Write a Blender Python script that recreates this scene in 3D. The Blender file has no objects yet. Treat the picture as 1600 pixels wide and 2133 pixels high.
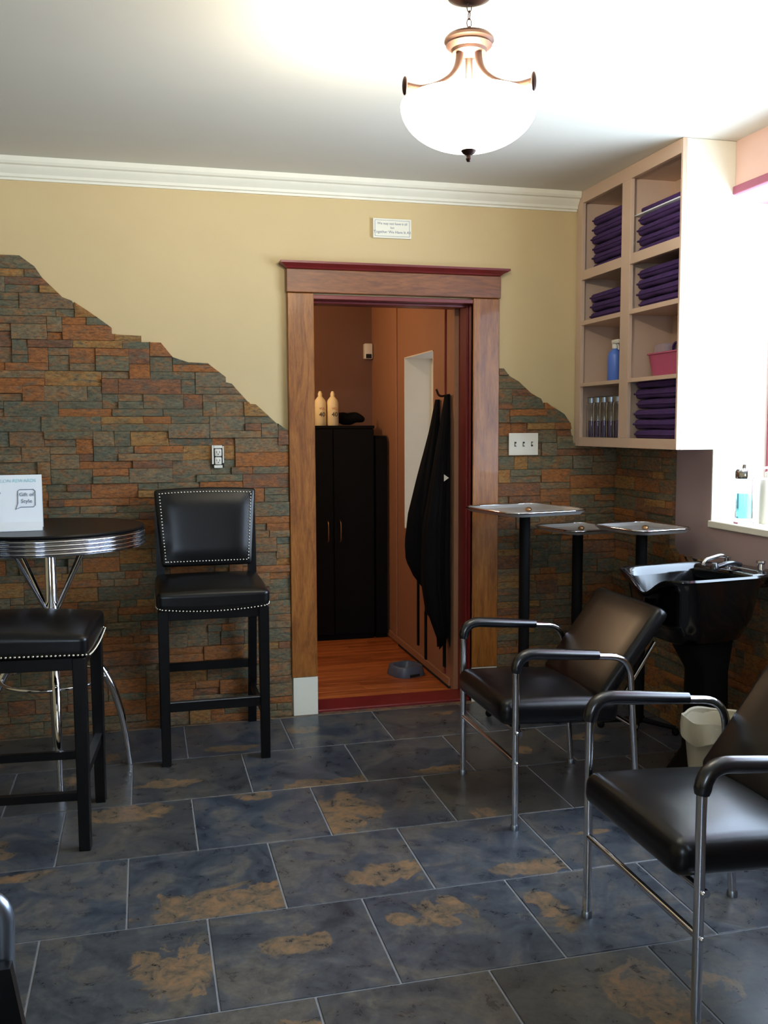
import bpy, bmesh, math, random
from mathutils import Vector, Matrix, noise
random.seed(7)
S = bpy.context.scene
COL = S.collection
PI = math.pi
# ------------------------------------------------------------------ camera
YAW, PITCH, ROLL, FPX = math.radians(14.3265), math.radians(5.1718), math.radians(0.2284), 1957.3
EYE = Vector((0, 0, 1.43))
cy, sy, cp, sp = math.cos(YAW), math.sin(YAW), math.cos(PITCH), math.sin(PITCH)
fw = Vector((sy*cp, cy*cp, -sp)); rt0 = Vector((cy, -sy, 0)); dn0 = fw.cross(rt0)
rt = math.cos(ROLL)*rt0 + math.sin(ROLL)*dn0
dn = -math.sin(ROLL)*rt0 + math.cos(ROLL)*dn0
cam = bpy.data.cameras.new('camera'); co = bpy.data.objects.new('camera', cam); COL.objects.link(co)
m = Matrix.Identity(4)
for i in range(3):
    m[i][0] = rt[i]; m[i][1] = -dn[i]; m[i][2] = -fw[i]; m[i][3] = EYE[i]
co.matrix_world = m
cam.sensor_fit = 'HORIZONTAL'; cam.sensor_width = 36; cam.lens = FPX/1600*36
cam.clip_start = 0.02
S.camera = co
# ------------------------------------------------------------------ world, lights, exposure
W = bpy.data.worlds.new('sky'); S.world = W; W.use_nodes = True
bg = W.node_tree.nodes['Background']
bg.inputs[0].default_value = (0.66, 0.82, 1.0, 1); bg.inputs[1].default_value = 17.5
S.view_settings.view_transform = 'Standard'; S.view_settings.look = 'None'
S.view_settings.gamma = 1; S.view_settings.use_curve_mapping = False
S.view_settings.exposure = -0.15
S.cycles.sample_clamp_indirect = 5
LAMP_POWER, HALL_POWER = 80, 17
def portal(loc, rot, sx, sy_):
    l = bpy.data.lights.new('portal', 'AREA'); l.shape = 'RECTANGLE'; l.size = sx; l.size_y = sy_
    l.cycles.is_portal = True
    o = bpy.data.objects.new('sky_portal', l); o.location = loc; o.rotation_euler = rot; COL.objects.link(o)
WY0, WY1, WZ0, WZ1 = 1.25, 3.69, 1.008, 2.40          # side window opening
XR, XG = 2.449, 2.72                                  # right wall face, glass plane
CZ = 2.618                                            # ceiling
portal((XG+.06, (WY0+WY1)/2, (WZ0+WZ1)/2), (0, PI/2, 0), WZ1-WZ0, WY1-WY0)
portal((-.95, -2.28, 1.65), (PI/2, 0, 0), 1.1, 1.3)
portal((1.83, 5.44, 1.325), (0, PI/2, 0), 1.08, .58)
# ------------------------------------------------------------------ material helpers
def lin(c):
    c = c/255.0
    return c/12.92 if c <= .04045 else ((c+.055)/1.055)**2.4
def rgb(r, g, b): return (lin(r), lin(g), lin(b), 1)
class NT:
    def __init__(s, name):
        s.m = bpy.data.materials.new(name); s.m.use_nodes = True
        s.t = s.m.node_tree; s.b = s.t.nodes['Principled BSDF']
    def n(s, typ, **kw):
        x = s.t.nodes.new('ShaderNode'+typ)
        for k, v in kw.items():
            if k.startswith('i_'):
                key = k[2:]; key = int(key) if key.isdigit() else key.replace('_', ' ')
                x.inputs[key].default_value = v
            else: setattr(x, k, v)
        return x
    def l(s, a, b): s.t.links.new(a, b)
def noise_node(M, vec, scale, detail=4, rough=.6, dist=0):
    t = M.n('TexNoise'); t.inputs['Scale'].default_value = scale; t.inputs['Detail'].default_value = detail
    t.inputs['Roughness'].default_value = rough; t.inputs['Distortion'].default_value = dist
    if vec is not None: M.l(vec, t.inputs['Vector'])
    return t
def ramp(M, fac, stops, interp='LINEAR'):
    r = M.n('ValToRGB'); e = r.color_ramp.elements; r.color_ramp.interpolation = interp
    while len(e) < len(stops): e.new(0.5)
    for i, (p, c) in enumerate(stops): e[i].position = p; e[i].color = c
    M.l(fac, r.inputs[0]); return r
def mixc(M, fac, a, b):
    x = M.n('Mix', data_type='RGBA')
    for idx, v in ((0, fac), (6, a), (7, b)):
        if hasattr(v, 'is_output'): M.l(v, x.inputs[idx])
        else: x.inputs[idx].default_value = v
    return x.outputs[2]
def math_(M, op, a, b=None, c=None, clamp=False):
    x = M.n('Math', operation=op); x.use_clamp = clamp
    for i, v in enumerate((a, b, c)):
        if v is None: continue
        if hasattr(v, 'is_output'): M.l(v, x.inputs[i])
        else: x.inputs[i].default_value = v
    return x.outputs[0]
def bump(M, h, strength, dist=.002):
    b = M.n('Bump'); b.inputs['Strength'].default_value = strength; b.inputs['Distance'].default_value = dist
    M.l(h, b.inputs['Height']); M.l(b.outputs[0], M.b.inputs['Normal'])
def simple(name, col, rough=.5, metal=0, var=.06, scale=8, bmp=.05, bscale=150, spec=.5, coat=0):
    M = NT(name); g = M.n('TexCoord').outputs['Object']
    nz = noise_node(M, g, scale)
    a = tuple(max(0, c*(1-var)) for c in col[:3])+(1,); b = tuple(min(1, c*(1+var)) for c in col[:3])+(1,)
    r = ramp(M, nz.outputs[0], [(.3, a), (.7, b)]); M.l(r.outputs[0], M.b.inputs['Base Color'])
    M.b.inputs['Roughness'].default_value = rough; M.b.inputs['Metallic'].default_value = metal
    M.b.inputs['Specular IOR Level'].default_value = spec; M.b.inputs['Coat Weight'].default_value = coat
    if bmp:
        n2 = noise_node(M, g, bscale, 2); bump(M, n2.outputs[0], bmp, .001)
    return M.m
def wood(name, c0, c1, axis='Z', rough=.4, scale=6, coat=0.1):
    M = NT(name); tc = M.n('TexCoord'); mp = M.n('Mapping'); M.l(tc.outputs['Object'], mp.inputs[0])
    sc = {'X': (.12, 1, 1), 'Y': (1, .12, 1), 'Z': (1, 1, .12)}[axis]
    mp.inputs['Scale'].default_value = [v*scale for v in sc]
    rnd = M.n('ObjectInfo').outputs['Random']
    off = M.n('VectorMath', operation='ADD'); M.l(mp.outputs[0], off.inputs[0])
    cmb = M.n('CombineXYZ'); r10 = math_(M, 'MULTIPLY', rnd, 37.0)
    for i in range(3): M.l(r10, cmb.inputs[i])
    M.l(cmb.outputs[0], off.inputs[1])
    a = noise_node(M, off.outputs[0], 2.2, 5, .6, 1.4)
    b = noise_node(M, off.outputs[0], 14, 4, .7, .3)
    f = math_(M, 'ADD', math_(M, 'MULTIPLY', a.outputs[0], .6), math_(M, 'MULTIPLY', b.outputs[0], .4))
    f = math_(M, 'ADD', f, math_(M, 'MULTIPLY', math_(M, 'SUBTRACT', rnd, .5), .12))
    r = ramp(M, f, [(.36, c0), (.62, c1)]); M.l(r.outputs[0], M.b.inputs['Base Color'])
    M.b.inputs['Roughness'].default_value = rough; M.b.inputs['Coat Weight'].default_value = coat
    bump(M, b.outputs[0], .15, .001)
    return M.m
def emit(name, col, st):
    M = NT(name); M.b.inputs['Base Color'].default_value = col; M.b.inputs['Emission Color'].default_value = col
    M.b.inputs['Emission Strength'].default_value = st; return M.m
def stone_mat():
    M = NT('ledger_slate'); tc = M.n('TexCoord'); rnd = M.n('ObjectInfo').outputs['Random']
    geo = M.n('NewGeometry'); isl = geo.outputs['Random Per Island']
    rr = math_(M, 'FRACT', math_(M, 'ADD', rnd, math_(M, 'MULTIPLY', isl, 3.7)))
    base = ramp(M, rr, [(0, rgb(108, 104, 82)), (.12, rgb(128, 110, 82)), (.24, rgb(104, 100, 80)), (.36, rgb(150, 96, 52)),
                        (.46, rgb(118, 108, 86)), (.56, rgb(122, 84, 60)), (.66, rgb(156, 118, 66)), (.76, rgb(96, 98, 82)),
                        (.86, rgb(156, 98, 48)), (.94, rgb(118, 98, 74))], 'CONSTANT')
    mp = M.n('Mapping'); M.l(tc.outputs['Object'], mp.inputs[0]); mp.inputs['Scale'].default_value = (1, 1, 2.6)
    off = M.n('VectorMath', operation='ADD'); M.l(mp.outputs[0], off.inputs[0])
    cmb = M.n('CombineXYZ')
    q = math_(M, 'MULTIPLY', rr, 91.0)
    for i in range(3): M.l(q, cmb.inputs[i])
    M.l(cmb.outputs[0], off.inputs[1])
    n1 = noise_node(M, off.outputs[0], 13, 6, .7, .8); n2 = noise_node(M, off.outputs[0], 46, 5, .75, .3)
    m1 = ramp(M, n1.outputs[0], [(.49, (0, 0, 0, 1)), (.62, (1, 1, 1, 1))])
    c = mixc(M, math_(M, 'MULTIPLY', m1.outputs[0], .62), base.outputs[0], rgb(158, 98, 44))
    m2 = ramp(M, n1.outputs[0], [(.34, (1, 1, 1, 1)), (.48, (0, 0, 0, 1))])
    c = mixc(M, math_(M, 'MULTIPLY', m2.outputs[0], .75), c, rgb(92, 96, 82))
    m3 = ramp(M, n2.outputs[0], [(.34, (.40, .38, .35, 1)), (.5, (.86, .82, .74, 1)), (.66, (1.26, 1.17, 1.0, 1))])
    mu = M.n('Mix', data_type='RGBA', blend_type='MULTIPLY'); mu.inputs[0].default_value = 1
    M.l(c, mu.inputs[6]); M.l(m3.outputs[0], mu.inputs[7])
    M.l(mu.outputs[2], M.b.inputs['Base Color']); M.b.inputs['Roughness'].default_value = .75
    bump(M, math_(M, 'ADD', n1.outputs[0], n2.outputs[0]), .7, .006)
    return M.m
def tile_mat():
    # slate-look porcelain: blue-grey field, with ochre clouds; per-tile placement comes from object properties
    M = NT('slate_tile'); tc = M.n('TexCoord').outputs['Object']; rnd = M.n('ObjectInfo').outputs['Random']
    cmb = M.n('CombineXYZ'); q = math_(M, 'MULTIPLY', rnd, 53.0)
    for i in range(3): M.l(q, cmb.inputs[i])
    off = M.n('VectorMath', operation='ADD'); M.l(tc, off.inputs[0]); M.l(cmb.outputs[0], off.inputs[1])
    v = off.outputs[0]
    n1 = noise_node(M, v, 4.2, 7, .66, 1.1); n2 = noise_node(M, v, 17, 7, .74, .5); n3 = noise_node(M, v, 5.2, 6, .62, 1.3); n4 = noise_node(M, v, 60, 3, .7)
    base = ramp(M, n1.outputs[0], [(.33, rgb(46, 54, 64)), (.44, rgb(66, 73, 82)), (.51, rgb(76, 81, 87)), (.59, rgb(98, 95, 90)), (.66, rgb(80, 80, 80)), (.74, rgb(58, 63, 70))])
    def attr(nm):
        a = M.n('Attribute'); a.attribute_type = 'OBJECT'; a.attribute_name = nm; return a
    warm = attr('warmth').outputs['Fac']
    c = mixc(M, math_(M, 'MULTIPLY', warm, .6), base.outputs[0], rgb(74, 66, 48))
    sx = M.n('SeparateXYZ'); M.l(tc, sx.inputs[0])
    ctr = attr('cloud').outputs['Vector']; s2 = M.n('SeparateXYZ'); M.l(ctr, s2.inputs[0])
    rad = attr('spread').outputs['Vector']; s3 = M.n('SeparateXYZ'); M.l(rad, s3.inputs[0])
    dx = math_(M, 'DIVIDE', math_(M, 'SUBTRACT', sx.outputs[0], s2.outputs[0]), s3.outputs[0])
    dy = math_(M, 'DIVIDE', math_(M, 'SUBTRACT', sx.outputs[1], s2.outputs[1]), s3.outputs[1])
    d = math_(M, 'ADD', math_(M, 'MULTIPLY', dx, dx), math_(M, 'MULTIPLY', dy, dy))
    d0 = math_(M, 'MULTIPLY', d, .1)
    d = math_(M, 'ADD', d, math_(M, 'MULTIPLY', math_(M, 'ADD', math_(M, 'SUBTRACT', n3.outputs[0], .5), math_(M, 'MULTIPLY', math_(M, 'SUBTRACT', n2.outputs[0], .5), .45)), 6.5))
    far = ramp(M, d0, [(.22, (1, 1, 1, 1)), (.34, (0, 0, 0, 1))])
    mk = ramp(M, d, [(.70, (1, 1, 1, 1)), (1.15, (0, 0, 0, 1))])
    oc = ramp(M, n2.outputs[0], [(.34, rgb(84, 78, 70)), (.47, rgb(128, 108, 82)), (.60, rgb(150, 112, 72)), (.72, rgb(116, 104, 84))])
    c = mixc(M, math_(M, 'MULTIPLY', math_(M, 'MULTIPLY', mk.outputs[0], far.outputs[0]), .74), c, oc.outputs[0])
    m3 = ramp(M, math_(M, 'ADD', math_(M, 'MULTIPLY', n2.outputs[0], .7), math_(M, 'MULTIPLY', n4.outputs[0], .3)), [(.36, (.46, .48, .52, 1)), (.5, (.80, .82, .85, 1)), (.64, (1.14, 1.14, 1.12, 1))])
    mu = M.n('Mix', data_type='RGBA', blend_type='MULTIPLY'); mu.inputs[0].default_value = 1
    M.l(c, mu.inputs[6]); M.l(m3.outputs[0], mu.inputs[7])
    M.l(mu.outputs[2], M.b.inputs['Base Color'])
    rg = ramp(M, n2.outputs[0], [(.3, (.24, .24, .24, 1)), (.7, (.40, .40, .40, 1))])
    M.l(rg.outputs[0], M.b.inputs['Roughness'])
    bump(M, math_(M, 'ADD', n1.outputs[0], math_(M, 'MULTIPLY', n2.outputs[0], .3)), .25, .003)
    return M.m
def glass_mat(name, col=(1, 1, 1, 1), rough=0, ior=1.45, thin=False):
    M = NT(name)
    if thin:   # flat pane: mix of clear transmission and a faint reflection
        tr = M.n('BsdfTransparent'); tr.inputs[0].default_value = col
        gl = M.n('BsdfGlossy'); gl.inputs['Roughness'].default_value = .02
        fr = M.n('Fresnel'); mx = M.n('MixShader'); geo = M.n('NewGeometry')
        M.l(math_(M, 'MULTIPLY', fr.outputs[0], math_(M, 'SUBTRACT', 1.0, geo.outputs['Backfacing'])), mx.inputs[0]); M.l(tr.outputs[0], mx.inputs[1]); M.l(gl.outputs[0], mx.inputs[2])
        M.l(mx.outputs[0], M.t.nodes['Material Output'].inputs[0])
    else:
        M.b.inputs['Base Color'].default_value = col; M.b.inputs['Transmission Weight'].default_value = 1
        M.b.inputs['Roughness'].default_value = rough; M.b.inputs['IOR'].default_value = ior
    return M.m
MT = dict(
    wall=simple('tan_wall_paint', rgb(208, 184, 136), .8, var=.03, scale=2, bmp=.12, bscale=220),
    ceil=simple('ceiling_paint', rgb(222, 218, 204), .85, var=.02, scale=2),
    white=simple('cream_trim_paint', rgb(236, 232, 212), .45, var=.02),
    lower=simple('mauve_beige_wall_paint', rgb(160, 138, 136), .7, var=.03, scale=2),
    soffit=simple('flare_rose_trim', rgb(214, 150, 160), .5, var=.03),  # pink lens-flare haze put into the soffit colour
    rosewall=simple('blush_wall_paint', rgb(224, 186, 170), .75, var=.03),
    cab=simple('cabinet_cream_paint', rgb(205, 176, 152), .5, var=.02),
    oak=wood('honey_oak', rgb(118, 66, 20), rgb(168, 106, 42), 'Z', .4, 11),
    oakx=wood('honey_oak_board', rgb(104, 56, 24), rgb(150, 90, 42), 'X', .4, 11),
    redwood=simple('red_stained_jamb', rgb(112, 32, 32), .35, var=.15, scale=5),
    frame=simple('flare_plum_window_frame', rgb(160, 80, 104), .4, var=.06),  # red-brown wood, with the flare's violet haze mixed into its colour
    stone=stone_mat(), tile=tile_mat(),
    grout=simple('grout', rgb(128, 130, 134), .85, var=.08, scale=30),
    mortar=simple('dark_thinset', rgb(44, 38, 32), .95),
    leather=simple('black_leather', rgb(9, 9, 10), .30, var=.25, scale=5, bmp=.2, bscale=320, spec=.4),
    vinyl=simple('black_vinyl', rgb(6, 6, 8), .30, var=.2, scale=4, bmp=.12, bscale=260, spec=.4),
    blackwood=simple('black_lacquered_wood', rgb(6, 5, 5), .35, var=.2, spec=.3),
    blackcab=simple('black_laminate', rgb(10, 9, 9), .7, var=.15, spec=.15),
    pad=simple('black_arm_pad', rgb(10, 11, 15), .25, var=.1, spec=.9),
    chrome=simple('chrome', rgb(220, 222, 228), .09, 1, var=.01, bmp=0),
    satin=simple('satin_metal', rgb(150, 158, 168), .35, 1, var=.03),
    steel=simple('tray_steel', rgb(214, 214, 212), .5, .75, var=.03),
    nail=simple('nickel_nail', rgb(225, 220, 205), .22, 1, var=.02, bmp=0),
    bronze=simple('brushed_bronze', rgb(84, 64, 56), .5, 1, var=.08),
    darkbronze=simple('dark_bronze', rgb(58, 36, 30), .45, .8, var=.1),
    brass=simple('antique_brass', rgb(170, 130, 90), .3, 1),
    hallwall=simple('terracotta_wall_paint', rgb(164, 116, 84), .7, var=.04, scale=2),
    hallback=simple('brown_wall_paint', rgb(120, 84, 66), .75, var=.04, scale=2),
    plank=wood('cherry_plank', rgb(132, 62, 26), rgb(196, 112, 56), 'X', .35, 7),
    blackcloth=simple('black_cape_cloth', rgb(9, 9, 11), .85, var=.2, bmp=.2, bscale=90, spec=.15),
    basin=simple('glossy_black_basin', rgb(5, 5, 7), .12, var=.1, bmp=0, spec=.6),
    purple=simple('flare_purple_towel', rgb(62, 34, 88), .95, var=.2, scale=30, bmp=.6, bscale=260),  # dark towels; the purple is lens-flare glow put into the colour
    paper=simple('white_card', rgb(240, 244, 246), .5, var=.01),
    ink=simple('grey_print', rgb(112, 122, 140), .7), cyan=simple('pale_cyan_print', rgb(176, 222, 228), .7),
    plastic=simple('white_plastic', rgb(232, 226, 208), .4, var=.02),
    darkslot=simple('dark_slot', rgb(20, 18, 16), .7),
    cream=simple('cream_plastic', rgb(176, 168, 144), .5, var=.04),
    bottle=simple('cream_bottle', rgb(246, 226, 176), .4, var=.02),
    orange=simple('orange_print', rgb(206, 110, 60), .6), navy=simple('dark_print', rgb(30, 28, 40), .6),
    bowl=simple('slate_blue_plastic', rgb(84, 94, 112), .4, var=.06),
    bluep=simple('blue_plastic', rgb(84, 118, 200), .35, var=.05),
    pink=simple('pink_plastic', rgb(176, 70, 110), .5, var=.06),
    greycloth=simple('grey_item', rgb(150, 130, 136), .7), hot=simple('hot_pink_item', rgb(206, 60, 120), .6),
    glass=glass_mat('jar_glass', (.95, .97, 1, 1)), teal=glass_mat('teal_liquid', (.25, .78, .85, 1), 0, 1.33),
    pane=glass_mat('window_pane', (.97, .98, 1, 1), thin=True), tinted=glass_mat('daylight_dimming_pane', (.26, .24, .24, 1), thin=True),  # hall pane's dark tint is added to cut the daylight coming in
    bowlglass=None, bulb=emit('lit_bulb', (1, .78, .5, 1), 20),
)
MT['bowlglass'] = emit('lit_frosted_glass', (1, .93, .80, 1), 3.2)
# ------------------------------------------------------------------ mesh helpers
def link(name, bm, mat, parent=None, smooth=None, loc=None):
    bmesh.ops.recalc_face_normals(bm, faces=bm.faces[:])
    me = bpy.data.meshes.new(name); bm.to_mesh(me); bm.free()
    me.materials.append(mat)
    if smooth is not None:
        me.shade_smooth(); me.set_sharp_from_angle(angle=math.radians(smooth))
    o = bpy.data.objects.new(name, me); COL.objects.link(o)
    if parent is not None: o.parent = parent
    if loc is not None: o.location = loc
    return o
def tag(o, label=None, cat=None, group=None, kind=None):
    for k, v in (('label', label), ('category', cat), ('group', group), ('kind', kind)):
        if v: o[k] = v
    return o
def thing(name, label, cat, loc=(0, 0, 0), rz=0, group=None):
    o = bpy.data.objects.new(name, None); COL.objects.link(o); o.location = loc; o.rotation_euler = (0, 0, rz)
    o.empty_display_size = .05
    return tag(o, label, cat, group)
def NB(): return bmesh.new()
def box(bm, x0, x1, y0, y1, z0, z1, bev=0, seg=1, mat=None):
    r = bmesh.ops.create_cube(bm, size=1); vs = r['verts']
    for v in vs:
        v.co = Vector((x0+(v.co.x+.5)*(x1-x0), y0+(v.co.y+.5)*(y1-y0), z0+(v.co.z+.5)*(z1-z0)))
    if bev:
        es = list({e for v in vs for e in v.link_edges})
        q = bmesh.ops.bevel(bm, geom=es, offset=bev, segments=seg, affect='EDGES', profile=.5)
        vs = list({v for f in q['faces'] for v in f.verts} | {v for v in vs if v.is_valid})
    if mat:
        for v in vs: v.co = mat @ v.co
    return vs
def rbox(bm, hx, hy, hz, r, fn=None, seg=3, n=6, mat=None):
    """rounded box centred on 0; fn(co)->co deforms it, mat places it"""
    def ax(h):
        a = [-h+r*(1-math.cos(PI/2*k/seg)) for k in range(seg)]
        c = [-(h-r)+2*(h-r)*k/n for k in range(n+1)]
        return a+c+[-t for t in reversed(a)]
    A = [ax(hx), ax(hy), ax(hz)]; H = (hx, hy, hz); cache = {}
    def vert(p):
        key = tuple(round(t, 6) for t in p)
        if key in cache: return cache[key]
        q = Vector([max(-(H[i]-r), min(H[i]-r, p[i])) for i in range(3)]); d = Vector(p)-q
        # spread by direction
        c = q+(d.normalized()*r if d.length > 1e-9 else d)
        if fn: c = fn(c)
        if mat: c = mat @ c
        cache[key] = bm.verts.new(c); return cache[key]
    for a in range(3):
        b, c = (a+1) % 3, (a+2) % 3
        for s in (-1, 1):
            for i in range(len(A[b])-1):
                for j in range(len(A[c])-1):
                    ps = []
                    for (ii, jj) in ((i, j), (i+1, j), (i+1, j+1), (i, j+1)):
                        p = [0, 0, 0]; p[a] = s*H[a]; p[b] = A[b][ii]; p[c] = A[c][jj]; ps.append(vert(p))
                    if len(set(ps)) == 4:
                        try: bm.faces.new(ps)
                        except ValueError: pass
def fillet(pts, r, seg=6):
    out = [Vector(pts[0])]
    for i in range(1, len(pts)-1):
        a, b, c = Vector(pts[i-1]), Vector(pts[i]), Vector(pts[i+1])
        u, v = (a-b), (c-b); rr = min(r, u.length*.49, v.length*.49)
        p0, p1 = b+u.normalized()*rr, b+v.normalized()*rr
        for k in range(seg+1):
            t = k/seg; out.append((1-t)**2*p0+2*t*(1-t)*b+t*t*p1)
    out.append(Vector(pts[-1])); return out
def tube(bm, pts, r, n=10, closed=False, caps=True):
    pts = [Vector(p) for p in pts]; N = len(pts)
    rs = r if isinstance(r, (list, tuple)) else [r]*N
    rings = []; up = None
    for i, p in enumerate(pts):
        if closed: t = (pts[(i+1) % N]-pts[i-1]).normalized()
        else: t = (pts[min(i+1, N-1)]-pts[max(i-1, 0)]).normalized()
        if up is None:
            up = Vector((0, 0, 1)) if abs(t.z) < .9 else Vector((1, 0, 0))
        s = t.cross(up).normalized(); up = s.cross(t).normalized()
        rings.append([bm.verts.new(p+rs[i]*(math.cos(2*PI*k/n)*s+math.sin(2*PI*k/n)*up)) for k in range(n)])
    for i in range(N if closed else N-1):
        a, b = rings[i], rings[(i+1) % N]
        for k in range(n): bm.faces.new((a[k], a[(k+1) % n], b[(k+1) % n], b[k]))
    if caps and not closed:
        bm.faces.new(rings[0]); bm.faces.new(rings[-1])
def lathe(bm, prof, n=32, mat=None, axis=None):
    rings = []
    for r, z in prof:
        if r < 1e-6: rings.append([bm.verts.new((0, 0, z))])
        else: rings.append([bm.verts.new((r*math.cos(2*PI*k/n), r*math.sin(2*PI*k/n), z)) for k in range(n)])
    for a, b in zip(rings, rings[1:]):
        for k in range(n):
            k2 = (k+1) % n
            if len(a) == 1 and len(b) == 1: continue
            if len(a) == 1: bm.faces.new((a[0], b[k], b[k2]))
            elif len(b) == 1: bm.faces.new((a[k], b[0], a[k2]))
            else: bm.faces.new((a[k], b[k], b[k2], a[k2]))
    if mat:
        for ring in rings:
            for v in ring: v.co = mat @ v.co
def prism(bm, poly, fn0, fn1):
    """poly list of 2-tuples, fn maps (u,v)->3D for back and front"""
    a = [bm.verts.new(fn0(*p)) for p in poly]; b = [bm.verts.new(fn1(*p)) for p in poly]; n = len(poly)
    bm.faces.new(a); bm.faces.new(b)
    for i in range(n): bm.faces.new((a[i], a[(i+1) % n], b[(i+1) % n], b[i]))
def sphere(bm, c, r, u=10, v=6, sc=(1, 1, 1)):
    q = bmesh.ops.create_uvsphere(bm, u_segments=u, v_segments=v, radius=r)
    for w in q['verts']: w.co = Vector((w.co.x*sc[0], w.co.y*sc[1], w.co.z*sc[2]))+Vector(c)
def text(body, size, mat, name, parent, matrix, extrude=.0004, align='CENTER'):
    cu = bpy.data.curves.new(name, 'FONT'); cu.body = body; cu.size = size; cu.extrude = extrude
    cu.align_x = align; cu.align_y = 'CENTER'; cu.resolution_u = 3
    o = bpy.data.objects.new(name+'_tmp', cu); COL.objects.link(o)
    dg = bpy.context.evaluated_depsgraph_get(); me = bpy.data.meshes.new_from_object(o.evaluated_get(dg))
    bpy.data.objects.remove(o); bpy.data.curves.remove(cu)
    me.name = name; me.materials.clear(); me.materials.append(mat)
    o = bpy.data.objects.new(name, me); COL.objects.link(o); o.parent = parent; o.matrix_local = matrix
    return o
def struct(name, bm, mat, parent=None, smooth=None):
    o = link(name, bm, mat, parent, smooth)
    o['kind'] = 'structure'; return o
def copy_tree(o, parent=None):
    c = o.copy(); COL.objects.link(c)
    if parent: c.parent = parent
    for ch in list(o.children): copy_tree(ch, c)
    return c
def Tm(x, y, z): return Matrix.Translation((x, y, z))
def Rz(a): return Matrix.Rotation(a, 4, 'Z')
def Rx(a): return Matrix.Rotation(a, 4, 'X')
def Ry(a): return Matrix.Rotation(a, 4, 'Y')
# ================================================================== STRUCTURE
YB = 4.56                                   # painted face of the back wall
LX, FY = -2.6, -2.2                         # left wall, wall behind the camera
DX0, DX1, DZ = .812, 1.624, 2.045           # door opening
bm = NB(); box(bm, LX-.1, XR+.4, FY-.1, YB+.19, -.12, -.012)
floor = struct('floor', bm, MT['grout'])
# grout bed just under the tile faces
bm = NB(); box(bm, LX, XR, FY, YB, -.012, -.0025); struct('grout_bed', bm, MT['grout'], floor)
rows = [(4.055, 4.513, .155), (3.597, 4.055, .384), (3.137, 3.597, .146), (2.679, 3.137, .381), (2.224, 2.679, .146), (1.766, 2.224, .385)]
PX = .4635
def tile_at(x0, x1, y0, y1, prop=None):
    g = .0028; bm = NB()
    box(bm, x0+g, x1-g, y0+g, y1-g, -.009, 0, .0016)
    cx, cyy = (x0+x1)/2, (y0+y1)/2
    for v in bm.verts: v.co -= Vector((cx, cyy, 0))
    o = link('tile', bm, MT['tile'], floor, loc=(cx, cyy, 0))
    p = prop or (random.uniform(-.2, .2), random.uniform(-.2, .2), random.uniform(.06, .16), random.uniform(.04, .10), random.choice((0, 0, .3, .6)))
    o['cloud'] = [p[0], p[1], 0.0]; o['spread'] = [p[2], p[3], 1.0]; o['warmth'] = float(p[4])
CL = {(3, 0): (.06, -.14, .24, .10, .1), (4, -1): (.14, -.02, .11, .13, .3), (4, 0): (-.02, .03, .10, .05, .2), (3, 2): (.12, -.17, .13, .05, .0),
      (3, 1): (.14, -.10, .14, .07, .1), (4, 1): (-.02, .10, .12, .08, .1), (2, 1): (-.16, -.08, .15, .20, .1), (2, 2): (-.10, -.18, .05, .05, .9),
      (1, 1): (.1, -.20, .20, .06, 0), (5, 0): (.2, .1, .1, .06, .3), (5, 2): (.12, .02, .10, .16, .8), (5, 1): (-.18, -.1, .12, .1, .5),
      (4, 2): (-.16, .0, .05, .14, .1), (4, 3): (.0, .15, .12, .03, .1), (2, 3): (0, 0, .05, .03, .9), (2, 0): (.0, .2, .08, .05, 0),
      (3, -1): (-.1, .18, .14, .03, 0), (1, 2): (.1, -.18, .10, .04, .3), (0, 2): (.1, .1, .08, .04, .5), (0, 0): (-.02, -.15, .14, .04, 0),
      (1, 3): (.05, -.05, .05, .05, .9), (2, 4): (0, -.2, .05, .02, .9), (3, 3): (-.05, .02, .12, .02, 0)}
k = 0
for ri in range(15):
    if ri < len(rows): y0, y1, xj = rows[ri]
    else:
        y1 = rows[-1][0]-.4575*(ri-len(rows)); y0 = y1-.4575; xj = .146 if ri % 2 == 0 else .385
    y0 = max(y0, FY)
    nx0 = math.floor((LX-xj)/PX)
    c = 0; x = xj+nx0*PX
    while x < XR:
        a, b = max(x, LX), min(x+PX, XR)
        ci = round((x-(xj if ri % 2 == 0 else xj))/PX)+0
        key = (ri, ci) if xj < .2 or ri % 2 == 0 else (ri, ci)
        key = (ri, round((x-(-.08 if ri % 2 else .146))/PX))
        if b-a > .03 and y1-y0 > .03: tile_at(a, b, y0, y1, CL.get(key))
        x += PX
xs_end = None
bm = NB(); box(bm, LX, XR, 4.5135, 4.556, -.009, 0, .0015); link('tile', bm, MT['tile'], floor)['cloud'] = [9., 9., 0.]
# ceiling
bm = NB(); box(bm, LX-.2, XR+.4, FY-.2, YB+.2, CZ, CZ+.1); struct('ceiling', bm, MT['ceil'])
# back wall with doorway
bm = NB()
box(bm, LX-.2, DX0-.02, YB, YB+.19, -.02, CZ); box(bm, DX1+.02, XR+.3, YB, YB+.19, -.02, CZ); box(bm, DX0-.02, DX1+.02, YB, YB+.19, DZ+.02, CZ)
wall_back = struct('wall_back', bm, MT['wall'])
bm = NB(); box(bm, LX-.2, LX, FY-.2, YB, -.02, CZ); struct('wall_left', bm, MT['wall'])
# front wall (behind the camera) with a window
FX0, FX1, FZ0, FZ1 = -1.5, -.4, 1.0, 2.3
bm = NB()
box(bm, LX, FX0, FY-.2, FY, -.02, CZ); box(bm, FX1, XR+.3, FY-.2, FY, -.02, CZ)
box(bm, FX0, FX1, FY-.2, FY, -.02, FZ0); box(bm, FX0, FX1, FY-.2, FY, FZ1, CZ)
struct('wall_front', bm, MT['wall'])
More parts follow.
